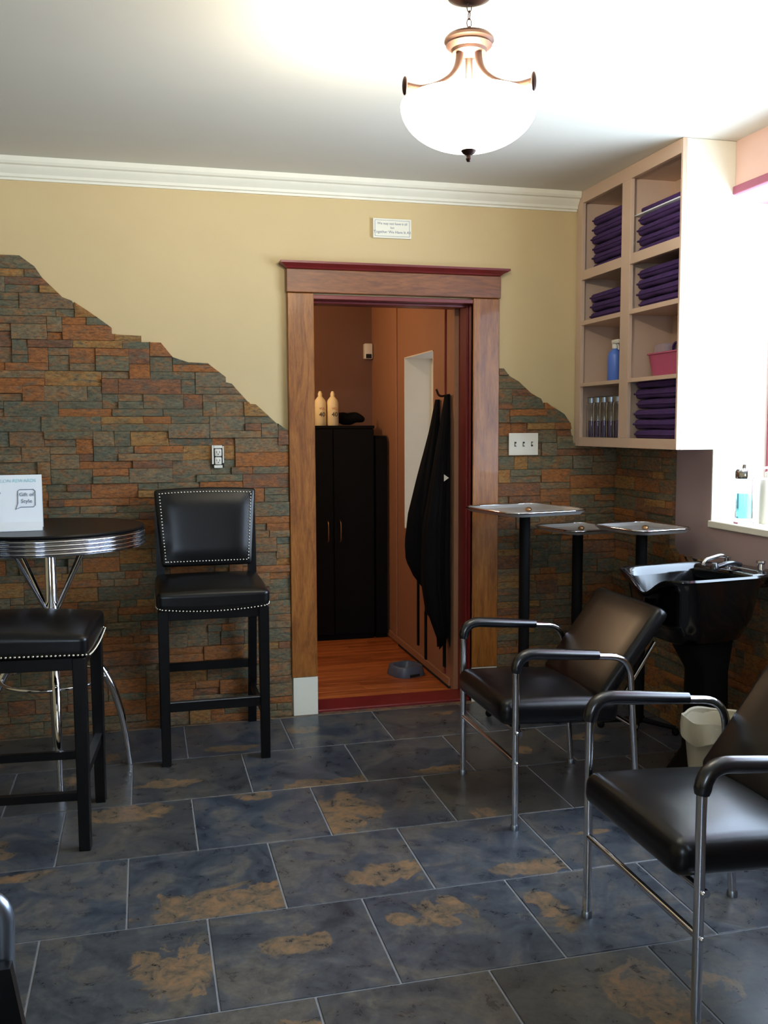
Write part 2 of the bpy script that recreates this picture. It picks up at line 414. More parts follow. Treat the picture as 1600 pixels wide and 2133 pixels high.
# right wall with window recess
bm = NB()
box(bm, XR, XR+.4, WY1, YB, -.02, CZ); box(bm, XR, XR+.4, FY, WY0, -.02, CZ); box(bm, XR, XR+.4, WY0, WY1, WZ1+.03, CZ); box(bm, XR, XR+.4, WY0, WY1, -.02, WZ0-.03)
wall_right = struct('wall_right', bm, MT['lower'])
bm = NB(); box(bm, XR-.004, XR+.001, FY, 3.57, WZ1+.03, CZ); struct('upper_panel', bm, MT['rosewall'], wall_right)
# window
def window(name, x0, x1, y0, y1, z0, z1, along, bars, framew=.05):
    bm = NB()
    if along == 'Y':
        for a, b in ((y0, y0+framew), (y1-framew, y1)): box(bm, x0, x1, a, b, z0, z1, .004)
        for a, b in ((z0, z0+framew), (z1-framew, z1)): box(bm, x0, x1, y0+framew, y1-framew, a, b, .004)
    else:
        for a, b in ((x0, x0+framew), (x1-framew, x1)): box(bm, a, b, y0, y1, z0, z1, .004)
        for a, b in ((z0, z0+framew), (z1-framew, z1)): box(bm, x0+framew, x1-framew, y0, y1, a, b, .004)
    w = struct(name, bm, MT['frame'])
    for t in range(1, bars+1):
        bm = NB()
        if along == 'Y':
            c = y0+(y1-y0)*t/(bars+1); box(bm, x0, x1, c-.02, c+.02, z0+framew, z1-framew, .003)
        else:
            c = x0+(x1-x0)*t/(bars+1); box(bm, c-.02, c+.02, y0, y1, z0+framew, z1-framew, .003)
        link('mullion', bm, MT['frame'], w)
    bm = NB()
    if along == 'Y': xm = (x0+x1)/2; box(bm, xm-.002, xm+.002, y0+.01, y1-.01, z0+.01, z1-.01)
    else: ym = (y0+y1)/2; box(bm, x0+.01, x1-.01, ym-.002, ym+.002, z0+.01, z1-.01)
    link('pane', bm, MT['pane'], w)
    return w
w1 = window('window_1', XG, XG+.05, WY0, WY1, WZ0, WZ1, 'Y', 1)
bm = NB(); box(bm, XR-.012, XG, WY0-.03, WY1+.004, WZ0-.03, WZ0, .003); link('window_sill', bm, MT['white'], w1)
bm = NB(); box(bm, XR+.001, XG, WY1-.006, WY1+.004, WZ0, WZ1); tag(link('reveal', bm, MT['white'], w1), 'white painted window reveal at the cabinet end')
bm = NB(); box(bm, XR+.001, XG, WY0-.004, WY0+.006, WZ0, WZ1); link('reveal', bm, MT['white'], w1)
bm = NB(); box(bm, XR+.001, XG+.05, WY0, WY1, WZ1, WZ1+.029); link('soffit_board', bm, MT['soffit'], w1)
bm = NB(); box(bm, XR-.014, XR+.012, WY0-.03, WY1-.002, WZ1-.002, WZ1+.032, .003); tag(link('head_trim', bm, MT['frame'], w1), 'flare-plum edge strip above the window')
window('window_2', FX0, FX1, FY-.14, FY-.09, FZ0, FZ1, 'X', 1)
# crown moulding along the back wall
def extrude_x(bm, prof, x0, x1):
    prism(bm, prof, lambda y, z: (x0, y, z), lambda y, z: (x1, y, z))
crown = [(YB, 2.527), (YB-.010, 2.527), (YB-.012, 2.536), (YB-.020, 2.540), (YB-.022, 2.552), (YB-.030, 2.562), (YB-.040, 2.574),
         (YB-.044, 2.584), (YB-.056, 2.588), (YB-.062, 2.598), (YB-.064, CZ), (YB, CZ)]
bm = NB(); extrude_x(bm, crown, LX, 2.193); struct('trim_1', bm, MT['white'], smooth=25)
# ---------------- door casing
bm = NB(); box(bm, .684, .812, 4.526, YB, .194, 2.071, .003); d1 = struct('door_1', bm, MT['oak'])
bm = NB(); box(bm, 1.624, 1.764, 4.526, YB, .182, 2.071, .003); link('casing', bm, MT['oak'], d1)
bm = NB(); box(bm, .680, 1.768, 4.520, YB, 2.073, 2.183, .003); link('head_casing', bm, MT['oakx'], d1)
bm = NB()
q = [(.682, 2.184), (.674, 2.192), (.655, 2.204), (.650, 2.206), (.650, 2.216), (1.806, 2.216), (1.806, 2.206), (1.800, 2.204), (1.774, 2.192), (1.766, 2.184)]
vb = [bm.verts.new((x, YB, z)) for x, z in q]; yo = [4.515, 4.508, 4.49, 4.486, 4.486, 4.486, 4.486, 4.49, 4.508, 4.515]
vf = [bm.verts.new((x, y, z)) for (x, z), y in zip(q, yo)]
bm.faces.new(vb)
n = len(q)
for i in range(n): bm.faces.new((vb[i], vb[(i+1) % n], vf[(i+1) % n], vf[i]))
bm.faces.new([vf[i] for i in (0, 1, 8, 9)]); bm.faces.new([vf[i] for i in (1, 2, 7, 8)]); bm.faces.new([vf[i] for i in (2, 3, 6, 7)]); bm.faces.new([vf[i] for i in (3, 4, 5, 6)])
tag(link('cap_moulding', bm, MT['redwood'], d1), 'dark red-brown cap moulding with flared ends')
for x0, x1, zt in ((.690, .813, .194), (1.624, 1.764, .182)):
    bm = NB(); box(bm, x0, x1, 4.530, YB, 0, zt, .002); tag(link('plinth_block', bm, MT['white'], d1), 'white plinth block at the foot of the casing')
bm = NB()
box(bm, DX0-.02, DX0, 4.532, 4.79, 0, DZ, .002); box(bm, DX1, DX1+.02, 4.532, 4.79, 0, DZ, .002); box(bm, DX0-.02, DX1+.02, 4.532, 4.79, DZ, DZ+.02, .002)
tag(link('jamb', bm, MT['redwood'], d1, ), 'dark red jamb lining')
bm = NB(); box(bm, DX0, DX0+.012, 4.60, 4.64, .02, DZ-.012, .002); box(bm, DX1-.012, DX1, 4.60, 4.64, .02, DZ-.012, .002); box(bm, DX0, DX1, 4.60, 4.64, DZ-.012, DZ, .002)
link('door_stop', bm, MT['redwood'], d1)
bm = NB(); box(bm, DX0, DX1, 4.556, 4.745, -.01, .012, .004); tag(link('threshold', bm, MT['redwood'], d1), 'dark red threshold strip')
# ---------------- stone veneer
def interp(prof, z):
    """prof: (x,z) descending in z with x increasing -> x at height z"""
    if z >= prof[0][1]: return prof[0][0] if z <= prof[0][1]+.03 else prof[0][0]
    for (xa, za), (xb, zb) in zip(prof, prof[1:]):
        if zb <= z <= za: return xa+(xb-xa)*((za-z)/(za-zb) if za > zb else 1)
    return prof[-1][0]
PL = [(-.514, 2.199), (-.45, 2.151), (-.42, 2.104), (-.336, 2.02), (-.296, 2.005), (-.221, 1.957), (-.126, 1.888), (-.126, 1.859), (.005, 1.855), (.005, 1.825),
      (.092, 1.825), (.162, 1.736), (.307, 1.731), (.388, 1.669), (.388, 1.639), (.418, 1.635), (.5, 1.543), (.527, 1.541), (.628, 1.449), (.664, 1.427), (.683, 1.415)]
PR = [(1.790, 1.728), (1.817, 1.694), (1.883, 1.658), (1.95, 1.598), (2.004, 1.573), (2.058, 1.536), (2.134, 1.494), (2.167, 1.449), (2.175, 1.40), (2.190, 1.335)]
def veneer(parent, u0, uend, ztop, place, maxn, prefer, H=.0345, seed=1, prof=None, holes=()):
    """place(u, w, z)->3D with w = distance out from the wall. uend(z)->right limit"""
    rg = random.Random(seed); nrow = int(ztop/H)+1; occ = [[] for _ in range(nrow+3)]; out = []
    for r in range(nrow):
        z0 = r*H
        if z0 >= ztop-.004: break
        lim = uend(z0+.0005); u = u0
        while u < lim-.012:
            blk = None
            for a, b in occ[r]:
                if a-1e-4 <= u < b-1e-4: blk = (a, b)
            if blk: u = blk[1]; continue
            nxt = min([a for a, b in occ[r] if a > u+1e-4]+[lim])
            L = rg.choice((.07, .10, .13, .17, .21, .26))*rg.uniform(.85, 1.15)
            if nxt-(u+L) < .05: L = nxt-u
            u1 = min(u+L, nxt)
            dbl = rg.random() < .36 and u1-u > .045 and r+1 < nrow and uend(z0+H*1.5) > u+.03
            if dbl:
                for a, b in occ[r+1]:
                    if a < u1 and b > u: dbl = False
            zz = min(z0+(2*H if dbl else H), ztop)
            if dbl: occ[r+1].append((u, u1))
            right = [(min(u1, uend(z0+.0005)), z0)]
            for (px, pz) in reversed(prof or []):
                if z0+.002 < pz < zz-.002: right.append((max(u+.001, min(u1, px)), pz))
            right.append((max(u+.001, min(u1, uend(zz-.0005))), zz))
            cl = [right[0]]
            for q in right[1:]:
                if abs(q[0]-cl[-1][0])+abs(q[1]-cl[-1][1]) > .0015: cl.append(q)
            poly = [(u, z0)]+cl+([(u, zz)] if cl[-1][0] > u+.004 else [])
            out.append((u, u1, z0, zz, poly)); u = u1
    out = [p+(any(p[0] < h[1] and p[1] > h[0] and p[2] < h[3] and p[3] > h[2] for h in holes),) for p in out]
    out.sort(key=lambda p: -prefer(p))
    rest = NB()
    for i, (a, b, z0, z1, poly, thin) in enumerate(out):
        bm = NB() if i < maxn else rest
        w = .012 if thin else rg.uniform(.014, .030); c = .0016
        j = lambda s=.0025: rg.uniform(-s, s)
        n = len(poly); mu = sum(p[0] for p in poly)/n; mz = sum(p[1] for p in poly)/n
        def inset(p, d): 
            dx, dz = mu-p[0], mz-p[1]
            return (p[0]+max(-d, min(d, dx)), p[1]+max(-d, min(d, dz)))
        P0 = [inset(p, .0004) for p in poly]; P1 = [inset(p, c+.0004) for p in poly]
        A = [bm.verts.new(place(x, 0, z)) for x, z in P0]
        B = [bm.verts.new(place(x, w-c*1.2, z)) for x, z in P0]
        Cc = [bm.verts.new(place(x, w+j(), z)) for x, z in P1]
        ctr = bm.verts.new(place(mu+j(.008), w+.001+abs(j(.003)), mz))
        for X, Y in ((A, B), (B, Cc)):
            for t in range(n): bm.faces.new((X[t], X[(t+1) % n], Y[(t+1) % n], Y[t]))
        for t in range(n): bm.faces.new((Cc[t], Cc[(t+1) % n], ctr))
        if i < maxn: link('stone', bm, MT['stone'], parent)
    if len(out) > maxn: link('stone', rest, MT['stone'], parent)['kind'] = 'stuff'
    else: rest.free()
    return len(out)
def uL(z): return interp(PL, z) if z > 1.415 else .683
bm = NB()
box(bm, -1.9, .682, YB-.004, YB-.0005, 0, 1.40); box(bm, -1.9, -.55, YB-.004, YB-.0005, 1.40, 2.16)
vl = struct('trim_2', bm, MT['mortar'])
nL = veneer(vl, -1.9, uL, 2.199, lambda u, w, z: (u, YB-w, z), 300, lambda p: (1 if p[1] > -.78 else 0)+(p[1]-p[0])*(p[3]-p[2]), seed=3, prof=PL, holes=((.30, .39, 1.225, 1.36),))
def uR(z): return interp(PR, z) if z > 1.335 else XR-.001
bm = NB(); box(bm, 1.766, 2.19, YB-.004, YB-.0005, 0, 1.38); box(bm, 2.19, XR, YB-.004, YB-.0005, 0, 1.32)
vr = struct('trim_3', bm, MT['mortar'])
veneer(vr, 1.766, uR, 1.728, lambda u, w, z: (u, YB-w, z), 300, lambda p: p[2], seed=5, prof=PR, holes=((1.81, 1.99, 1.27, 1.40),))
# right wall veneer: tall behind the cabinet end, wainscot below the window
bm = NB(); box(bm, XR-.004, XR-.0005, 3.98, YB-.03, 0, 1.32); box(bm, XR-.004, XR-.0005, 1.54, 3.98, 0, .82)
vs = struct('trim_4', bm, MT['mortar'])
veneer(vs, 0, lambda z: (.555 if z > .8275 else 3.0), 1.326, lambda u, w, z: (XR-w, 4.53-u, z), 300, lambda p: -p[0], seed=8)
# ================================================================== HALL beyond the doorway
HX0, HX1, HY = -.6, 1.60, 6.60
bm = NB(); box(bm, HX0, HX1+.3, 4.75, HY+.1, -.12, -.008); hf = struct('floor_hall', bm, MT['mortar'])
y = 4.747; rg = random.Random(4)
while y < HY:
    x = HX0-rg.uniform(0, .8)
    while x < HX1:
        L = rg.uniform(.9, 1.5); a, b = max(x, HX0), min(x+L, HX1)
        if b-a > .02:
            bm = NB(); box(bm, a+.0006, b-.0006, y+.0006, min(y+.0796, HY), -.008, 0, .0015); link('plank', bm, MT['plank'], hf)
        x += L
    y += .08
bm = NB(); box(bm, HX0, HX1+.3, 4.75, HY+.1, 2.58, 2.66); struct('ceiling_hall', bm, MT['ceil'])
bm = NB(); box(bm, HX0-.1, HX1+.3, HY, HY+.1, 0, 2.58); struct('wall_hall_back', bm, MT['hallback'])
bm = NB(); box(bm, HX0-.1, HX0, 4.75, HY, 0, 2.58); struct('wall_hall_left', bm, MT['hallwall'])
HWY0, HWY1, HWZ0, HWZ1 = 5.125, 5.73, .788, 1.862
bm = NB()
box(bm, HX1, HX1+.22, 4.752, HWY0, 0, 2.58); box(bm, HX1, HX1+.22, HWY1, HY, 0, 2.58); box(bm, HX1, HX1+.22, HWY0, HWY1, 0, HWZ0-.0); box(bm, HX1, HX1+.22, HWY0, HWY1, HWZ1, 2.58)
struct('wall_hall_right', bm, MT['hallwall'])
w3 = window('window_3', HX1+.175, HX1+.205, HWY0, HWY1, HWZ0, HWZ1, 'Y', 0, .02)
for o_ in [w3]+list(w3.children):
    o_.data.materials[0] = MT['tinted'] if o_.name.startswith('pane') else MT['white']
bm = NB(); e = .006
box(bm, HX1-.002, HX1+.175, HWY1-e, HWY1, HWZ0, HWZ1); box(bm, HX1-.002, HX1+.175, HWY0, HWY0+e, HWZ0, HWZ1)
box(bm, HX1-.002, HX1+.175, HWY0, HWY1, HWZ1-e, HWZ1); box(bm, HX1-.002, HX1+.175, HWY0, HWY1, HWZ0, HWZ0+e); link('reveal', bm, MT['white'], w3)
bm = NB(); box(bm, HX1-.010, HX1, 5.90, 6.00, .05, 2.4, .003); struct('trim_5', bm, MT['hallwall'])
bm = NB(); box(bm, HX1-.012, HX1, 4.80, 6.10, .012, .055, .003); struct('baseboard_hall', bm, MT['hallwall'])
bm = NB(); box(bm, HX1-.014, HX1-.0005, 4.80, 5.85, .0, .012, .001); struct('gap_shadow_strip', bm, MT['darkslot'])  # shadow gap under the baseboard, painted in as a dark strip
bm = NB(); box(bm, HX1-.008, HX1, 4.885, 4.90, .06, 2.4, .002); struct('trim_7', bm, MT['redwood'])
# hall pendant lamp (just out of the photograph, left of the doorway)
t = thing('pendant_lamp', 'small warm globe lamp hanging in the hallway left of the doorway', 'lamp', (.50, 5.62, 2.58))
bm = NB(); lathe(bm, [(0, 0), (.05, 0), (.05, -.02), (.006, -.03), (.006, -.30), (.02, -.31), (.02, -.34), (0, -.34)], 20); link('stem', bm, MT['darkbronze'], t, 40)
bm = NB(); sphere(bm, (0, 0, -.42), .08, 20, 12); link('globe', bm, MT['bulb'], t, 60)
l = bpy.data.lights.new('hall_bulb', 'POINT'); l.energy = HALL_POWER; l.color = (1, .66, .38); l.shadow_soft_size = .09
o = bpy.data.objects.new('hall_bulb', l); o.location = (0, 0, -.55); o.parent = t; COL.objects.link(o); l.shadow_soft_size = .04
# black double-door cabinet
t = thing('storage_cabinet', 'tall black two-door cabinet standing at the end of the hallway', 'cabinet', (1.215, 6.10, 0))
bm = NB(); box(bm, -.275, .275, .02, .46, 0, 1.435, .003); box(bm, -.28, .28, -.002, .46, 1.42, 1.44, .003); link('body', bm, MT['blackcab'], t)
for s in (-1, 1):
    bm = NB(); box(bm, min(s*.0025, s*.275), max(s*.0025, s*.275), 0, .018, .04, 1.417, .003); d = link('door', bm, MT['blackcab'], t)
    bm = NB(); x = s*.042
    tube(bm, fillet([(x, 0, .81), (x, -.022, .80), (x, -.026, .74), (x, -.022, .68), (x, 0, .67)], .02), .005, 8); tag(link('handle', bm, MT['brass'], d, 60), 'brass bow handle')
t = thing('low_cabinet', 'narrow lower black cabinet wedged between tall cabinet and hallway wall', 'cabinet', (1.542, 6.12, 0))
bm = NB(); box(bm, -.04, .04, 0, .40, 0, 1.37, .003); link('body', bm, MT['blackcab'], t)
bm = NB(); box(bm, -.037, .037, -.016, -.001, .03, 1.35, .003); link('door', bm, MT['blackcab'], t)
# dark bag on cabinet
bm = NB(); rbox(bm, .085, .10, .04, .035, lambda c: Vector((c.x, c.y, c.z*(1.0-.45*max(0, c.x)/.085)+.006*math.sin(c.x*60))))
tag(link('folded_bag', bm, MT['blackcloth'], None, 60, (1.375, 6.30, 1.489)), 'slumped black bag on top of the black cabinet beside the bottles', 'bag')
# bottles
for i, (x, lab) in enumerate(((1.140, 'cream plastic bottle marked 40, nearer the door casing on the cabinet'), (1.224, 'cream plastic bottle marked 40, nearer the dark bag on the cabinet'))):
    t = thing('developer_bottle', lab, 'bottle', (x, 6.16, 1.44), 0, 'cream bottles on the black cabinet')
    bm = NB(); lathe(bm, [(0, 0), (.036, 0), (.039, .004), (.039, .150), (.034, .168), (.018, .188), (.014, .192), (.014, .200), (0, .200)], 24); link('body', bm, MT['bottle'], t, 40)
    bm = NB(); lathe(bm, [(.0145, .194), (.0145, .212), (.012, .216), (.008, .226), (0, .228)], 20); link('cap', bm, MT['bottle'], t, 40)
    B = Tm(.006, -.0405, 0) @ Rz(.0) @ Rx(PI/2)
    text('40', .042, MT['navy'], 'number_print', t, Tm(.006, -.0405, .072) @ Rx(PI/2))
    text('VOL', .02, MT['orange'], 'label_print', t, Tm(.006, -.0405, .112) @ Rx(PI/2))
# sensor box
t = thing('motion_sensor', 'small cream sensor box high on the hallway wall above the cabinet', 'sensor', (1.565, HY, 1.965))
bm = NB(); box(bm, -.03, .03, -.055, 0, -.055, .055, .008, 2); link('housing', bm, MT['plastic'], t, 40)
bm = NB(); box(bm, -.02, .02, -.058, -.054, -.05, -.02, .001); link('lens', bm, MT['darkslot'], t)
# pet bowl
bm = NB()
def sq(n_, r, z, e=3.2):
    out = []
    for k_ in range(n_):
        a = 2*PI*k_/n_; c_, s_ = math.cos(a), math.sin(a); q_ = (abs(c_)**e+abs(s_)**e)**(-1/e)
        out.append(Vector((r*q_*c_, r*q_*s_, z)))
    return out
def loft(bm, loops, cap0=True, cap1=True):
    R_ = [[bm.verts.new(p) for p in lp] for lp in loops]; n_ = len(loops[0])
    for a, b in zip(R_, R_[1:]):
        for k_ in range(n_): bm.faces.new((a[k_], a[(k_+1) % n_], b[(k_+1) % n_], b[k_]))
    if cap0: bm.faces.new(R_[0])
    if cap1: bm.faces.new(R_[-1])
t = thing('pet_bowl', 'slate blue plastic pet bowl on the hallway wood floor', 'bowl', (1.445, 5.16, 0), .3)
loft(bm, [sq(32, r, z) for r, z in ((.096, 0), (.098, .006), (.086, .052), (.080, .058), (.066, .056), (.058, .02), (.05, .014))]); link('body', bm, MT['bowl'], t, 50)
bm = NB(); box(bm, -.035, .035, -.098, -.090, .001, .018, .003); link('grip_notch', bm, MT['darkslot'], t)
# capes on a hook
def cape(label, y, hy, prof, folds, seed, ragged):
    rg = random.Random(seed); t = thing('salon_cape', label, 'cape', (HX1-.004, y, 0), 0, 'black cutting capes on the hallway wall')
    bm = NB(); n, mrow = 72, 30; loops = []
    cuts = [rg.uniform(0, ragged) for _ in range(n)]
    z0, z1 = prof[0][0], prof[-1][0]
    for i in range(mrow+1):
        s = i/mrow; z = z0+(z1-z0)*s
        for (za, pa), (zb, pb) in zip(prof, prof[1:]):
            if zb <= z <= za+1e-6: p = pa+(pb-pa)*(za-z)/(za-zb)
        lp = []
        for k in range(n):
            a = 2*PI*k/n
            f = 1+.09*math.sin(a*folds+seed+s*1.5)*min(1, s*3)+.04*math.sin(a*folds*2+s*4)
            zz = z+(cuts[k]*((s-.85)/.15) if s > .85 else 0)
            lp.append(Vector((-p*.5*(1+math.cos(a)*f) , math.sin(a)*hy*(.35+.65*min(1, s*2.2))*f*(1 if s < .8 else 1-(s-.8)*1.5), zz)))
        loops.append(lp)
    loft(bm, loops); link('cloth', bm, MT['blackcloth'], t, 60)
    return t
c1 = cape('black cutting cape with long ties bulging toward the hallway window', 5.005, .072, [(1.58, .02), (1.39, .06), (1.13, .13), (.95, .175), (.79, .195), (.69, .19), (.60, .15), (.53, .10)], 5, 2, .02)
c2 = cape('black cutting cape hanging straight down with ragged ends beside the door jamb', 4.822, .074, [(1.60, .025), (1.39, .06), (1.13, .10), (.9, .14), (.6, .15), (.4, .12), (.22, .05)], 7, 5, .14)
for (yy, z0, z1, tt, w) in ((5.01, .62, .20, c1, .011), (4.96, .60, .40, c1, .008), (4.88, .42, .15, c2, .012), (4.81, .34, .12, c2, .014)):
    bm = NB(); rbox(bm, .006, w, (z0-z1)/2, .004, n=3, seg=2, mat=Tm({5.01: -.12, 4.96: -.09, 4.88: -.115, 4.81: -.03}[yy], yy-tt.location.y, (z0+z1)/2)); link('tie', bm, MT['blackcloth'], tt, 60)
bm = NB(); prism(bm, [(-.012, -.018), (.014, 0), (-.012, .018)], lambda u, v: (u-.045, -.082, 1.16+v), lambda u, v: (u-.045, -.086, 1.16+v)); tag(link('tag', bm, MT['plastic'], c2), 'small pale triangular tag')
bm = NB(); tube(bm, fillet([(HX1, 4.83, 1.60), (HX1-.06, 4.83, 1.59), (HX1-.075, 4.83, 1.63)], .02), .006, 8)
tag(link('coat_hook', bm, MT['darkbronze'], None, 60), 'small dark metal hook holding the black capes', 'hook')
# ================================================================== WALL FITTINGS
t = thing('light_switch', 'white triple toggle switch plate on stone right of the doorway', 'switch', (1.9015, 4.547, 1.339))
bm = NB(); box(bm, -.081, .081, -.019, -.012, -.057, .057, .003, 2); link('plate', bm, MT['plastic'], t, 40)
bm = NB(); box(bm, -.07, .07, -.012, .0, -.045, .045); link('back_box', bm, MT['darkslot'], t)
for i, x in enumerate((-.046, 0, .046)):
    bm = NB(); box(bm, x-.005, x+.005, -.021, -.018, -.012, .012); link('slot', bm, MT['darkslot'], t)
    bm = NB(); box(bm, x-.0035, x+.0035, -.031, -.019, -.004 if i == 2 else -.008, .008 if i == 2 else .004, .001); link('toggle', bm, MT['plastic'], t)
t = thing('wall_outlet', 'unplated ivory duplex outlet recessed in the stone above bar stool', 'outlet', (.344, 4.547, 1.292))
bm = NB(); box(bm, -.027, .027, -.012, 0, -.052, .052, .002); link('box_frame', bm, MT['darkslot'], t)
bm = NB(); box(bm, -.029, -.021, -.016, -.006, -.035, .055, .001); box(bm, .021, .027, -.015, -.006, -.03, .05, .001); box(bm, -.02, .02, -.016, -.011, .040, .054, .002); box(bm, -.02, .02, -.016, -.011, -.054, -.040, .002); tag(link('mounting_strap', bm, MT['plastic'], t), 'pale mounting strap around the receptacles')
for s in (-1, 1):
    bm = NB(); box(bm, -.016, .016, -.021, -.012, s*.0195-.0175, s*.0195+.0175, .005, 2); rc = link('receptacle', bm, MT['plastic'], t, 40)
    bm = NB(); box(bm, -.008, -.006, -.0225, -.020, s*.0195-.002, s*.0195+.008); box(bm, .006, .008, -.0225, -.020, s*.0195-.002, s*.0195+.008); box(bm, -.002, .002, -.0225, -.020, s*.0195-.010, s*.0195-.005); link('slot', bm, MT['darkslot'], rc)
t = thing('wall_sign', 'small cream plaque with three lines of lettering above the door', 'sign', (1.2075, YB, 2.396))
bm = NB(); box(bm, -.097, .097, -.018, 0, -.047, .047, .002); link('board', bm, MT['white'], t)
bm = NB()
for a in ((-.088, .088, .037, .0385), (-.088, .088, -.0385, -.037), (-.088, -.0865, -.037, .037), (.0865, .088, -.037, .037)): box(bm, a[0], a[1], -.0188, -.0178, a[2], a[3])
link('border_line', bm, MT['ink'], t)
for tx, sz, z in (('We may not have it all', .0165, .022), ('but', .015, .003), ('Together We Have It All', .0185, -.018)):
    text(tx, sz, MT['ink'], 'lettering', t, Tm(0, -.0185, z) @ Rx(PI/2))
# ================================================================== PENDANT LIGHT
LCX, LCY = .90, 2.555
u = Vector((.332, .943, 0)); 
t = thing('pendant_light', 'frosted glass bowl pendant with bronze arms hanging from the ceiling', 'lamp', (LCX, LCY, CZ))
def zc(z): return z-CZ
bm = NB(); lathe(bm, [(0, 0), (.062, 0), (.064, -.006), (.058, -.016), (.034, -.026), (.012, -.030), (0, -.030)], 32); link('canopy', bm, MT['darkbronze'], t, 40)
bm = NB(); zz = -.028; k = 0
while zz > zc(2.518):
    ring = []
    for q in range(12):
        a = 2*PI*q/12; x_, z_ = .0065*math.cos(a), .0125*math.sin(a)
        ring.append((x_ if k % 2 == 0 else 0, 0 if k % 2 == 0 else x_, zz-.0125+z_))
    tube(bm, ring, .0016, 6, closed=True); zz -= .0205; k += 1
link('chain', bm, MT['darkbronze'], t, 60)
bm = NB(); lathe(bm, [(0, zc(2.5140)), (.012, zc(2.5140)), (.030, zc(2.5091)), (.060, zc(2.5018)), (.068, zc(2.4936)), (.069, zc(2.4871)), (.062, zc(2.4806)), (.064, zc(2.4757)), (.056, zc(2.4683)), (.050, zc(2.4651)), (.046, zc(2.4569)), (.020, zc(2.4520)), (0, zc(2.4520))], 36)
link('hub', bm, MT['bronze'], t, 35)
for ang in (0, 2*PI/3, -2*PI/3):
    d = Rz(ang) @ u; s_ = d.cross(Vector((0, 0, 1)))
    pts = [(.028, 2.462), (.030, 2.44), (.036, 2.415), (.052, 2.39), (.080, 2.368), (.115, 2.352), (.150, 2.342), (.180, 2.344), (.196, 2.346)]
    P = [Vector((0, 0, zc(z)))+d*r for r, z in pts]; P = fillet(P, .02, 3)
    bm = NB(); n_ = len(P); rr = [.0105-.004*i/n_ for i in range(n_)]
    tube(bm, P, rr, 10); arm = link('arm', bm, MT['bronze'], t, 60)
    bm = NB(); sphere(bm, (0, 0, 0), 1, 14, 10, (.006, .011, .025))
    for v in bm.verts: v.co = Rz(math.atan2(d.y, d.x)) @ v.co+d*.198+Vector((0, 0, zc(2.342)))
    tag(link('arm_cap', bm, MT['darkbronze'], arm, 60), 'dark oval cap at the arm end')
prof = []
for i in range(15):
    a = PI/2*i/14; prof.append((.190*math.cos(a) if i < 14 else 0, zc(2.317)-.122*math.sin(a)))
inner = [(max(0, r-.005), z+.004) for r, z in prof]
bm = NB(); lathe(bm, [(.188, zc(2.323))]+prof[:-1]+[(0, prof[-1][1])], 48); 
b0 = link('glass_bowl', bm, MT['bowlglass'], t, 60); b0.modifiers.new('thickness', 'SOLIDIFY').thickness = .004
bm = NB(); lathe(bm, [(0, zc(2.202)), (.018, zc(2.200)), (.021, zc(2.195)), (.016, zc(2.188)), (.007, zc(2.183)), (.006, zc(2.178)), (.008, zc(2.173)), (.005, zc(2.166)), (0, zc(2.165))], 20); link('finial', bm, MT['darkbronze'], t, 40)
l = bpy.data.lights.new('bowl_bulb', 'POINT'); l.energy = LAMP_POWER; l.color = (1, .90, .74); l.shadow_soft_size = .05
o = bpy.data.objects.new('bowl_bulb', l); o.location = (0, 0, zc(2.355)); o.parent = t; COL.objects.link(o)
# ================================================================== WALL CABINET (open shelves)
CX0, CX1, CY0, CY1, CB, CT = 2.195, XR-.001, 3.572, 4.545, 1.328, CZ-.001
t = thing('wall_cabinet', 'cream open-front wall cabinet with eight cubbies beside the window', 'cabinet', (CX0, CY0, CB))
def L(bm):
    for v in bm.verts: v.co -= Vector((CX0, CY0, CB))
    return bm
th = .018
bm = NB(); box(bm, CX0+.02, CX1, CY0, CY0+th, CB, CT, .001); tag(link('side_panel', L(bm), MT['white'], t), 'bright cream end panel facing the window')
bm = NB(); box(bm, CX0+.02, CX1, CY1-th, CY1, CB, CT, .001); link('side_panel', L(bm), MT['cab'], t)
bm = NB(); box(bm, CX0+.02, CX1, 4.030, 4.048, CB+th, CT-.02, .001); link('divider', L(bm), MT['cab'], t)
bm = NB(); box(bm, CX1-.008, CX1-.001, CY0+th, CY1-th, CB+th, CT-.02); link('back_panel', L(bm), MT['cab'], t)
bm = NB(); box(bm, CX0+.02, CX1, CY0+th, CY1-th, CB+.022, CB+.040); link('bottom_panel', L(bm), MT['cab'], t)
bm = NB(); box(bm, CX0+.02, CX1, CY0+th, CY1-th, 2.566, 2.58); link('top_panel', L(bm), MT['cab'], t)
for y0, y1 in ((CY0+th, 4.030), (4.048, CY1-th)):
    for z in (1.642, 1.955, 2.196):
        bm = NB(); box(bm, CX0+.02, CX1-.008, y0, y1, z-.009, z+.007, .001); link('shelf', L(bm), MT['cab'], t)
fr = NB()
box(fr, CX0, CX0+.019, CY0, CY0+.012, CB, CT, .001); box(fr, CX0, CX0+.019, 4.490, CY1, CB, CT, .001); box(fr, CX0, CX0+.019, 3.998, 4.08, CB+.045, 2.558, .001)
box(fr, CX0, CX0+.019, CY0+.012, 4.490, CB, CB+.045, .001); box(fr, CX0, CX0+.019, CY0+.012, 4.490, 2.558, CT, .001)
for y0, y1 in ((CY0+.012, 3.998), (4.08, 4.490)):
    box(fr, CX0, CX0+.019, y0, y1, 2.172, 2.219, .001); box(fr, CX0, CX0+.019, y0, y1, 1.944, 1.966, .001); box(fr, CX0, CX0+.019, y0, y1, 1.632, 1.65, .001)
link('face_frame', L(fr), MT['cab'], t)
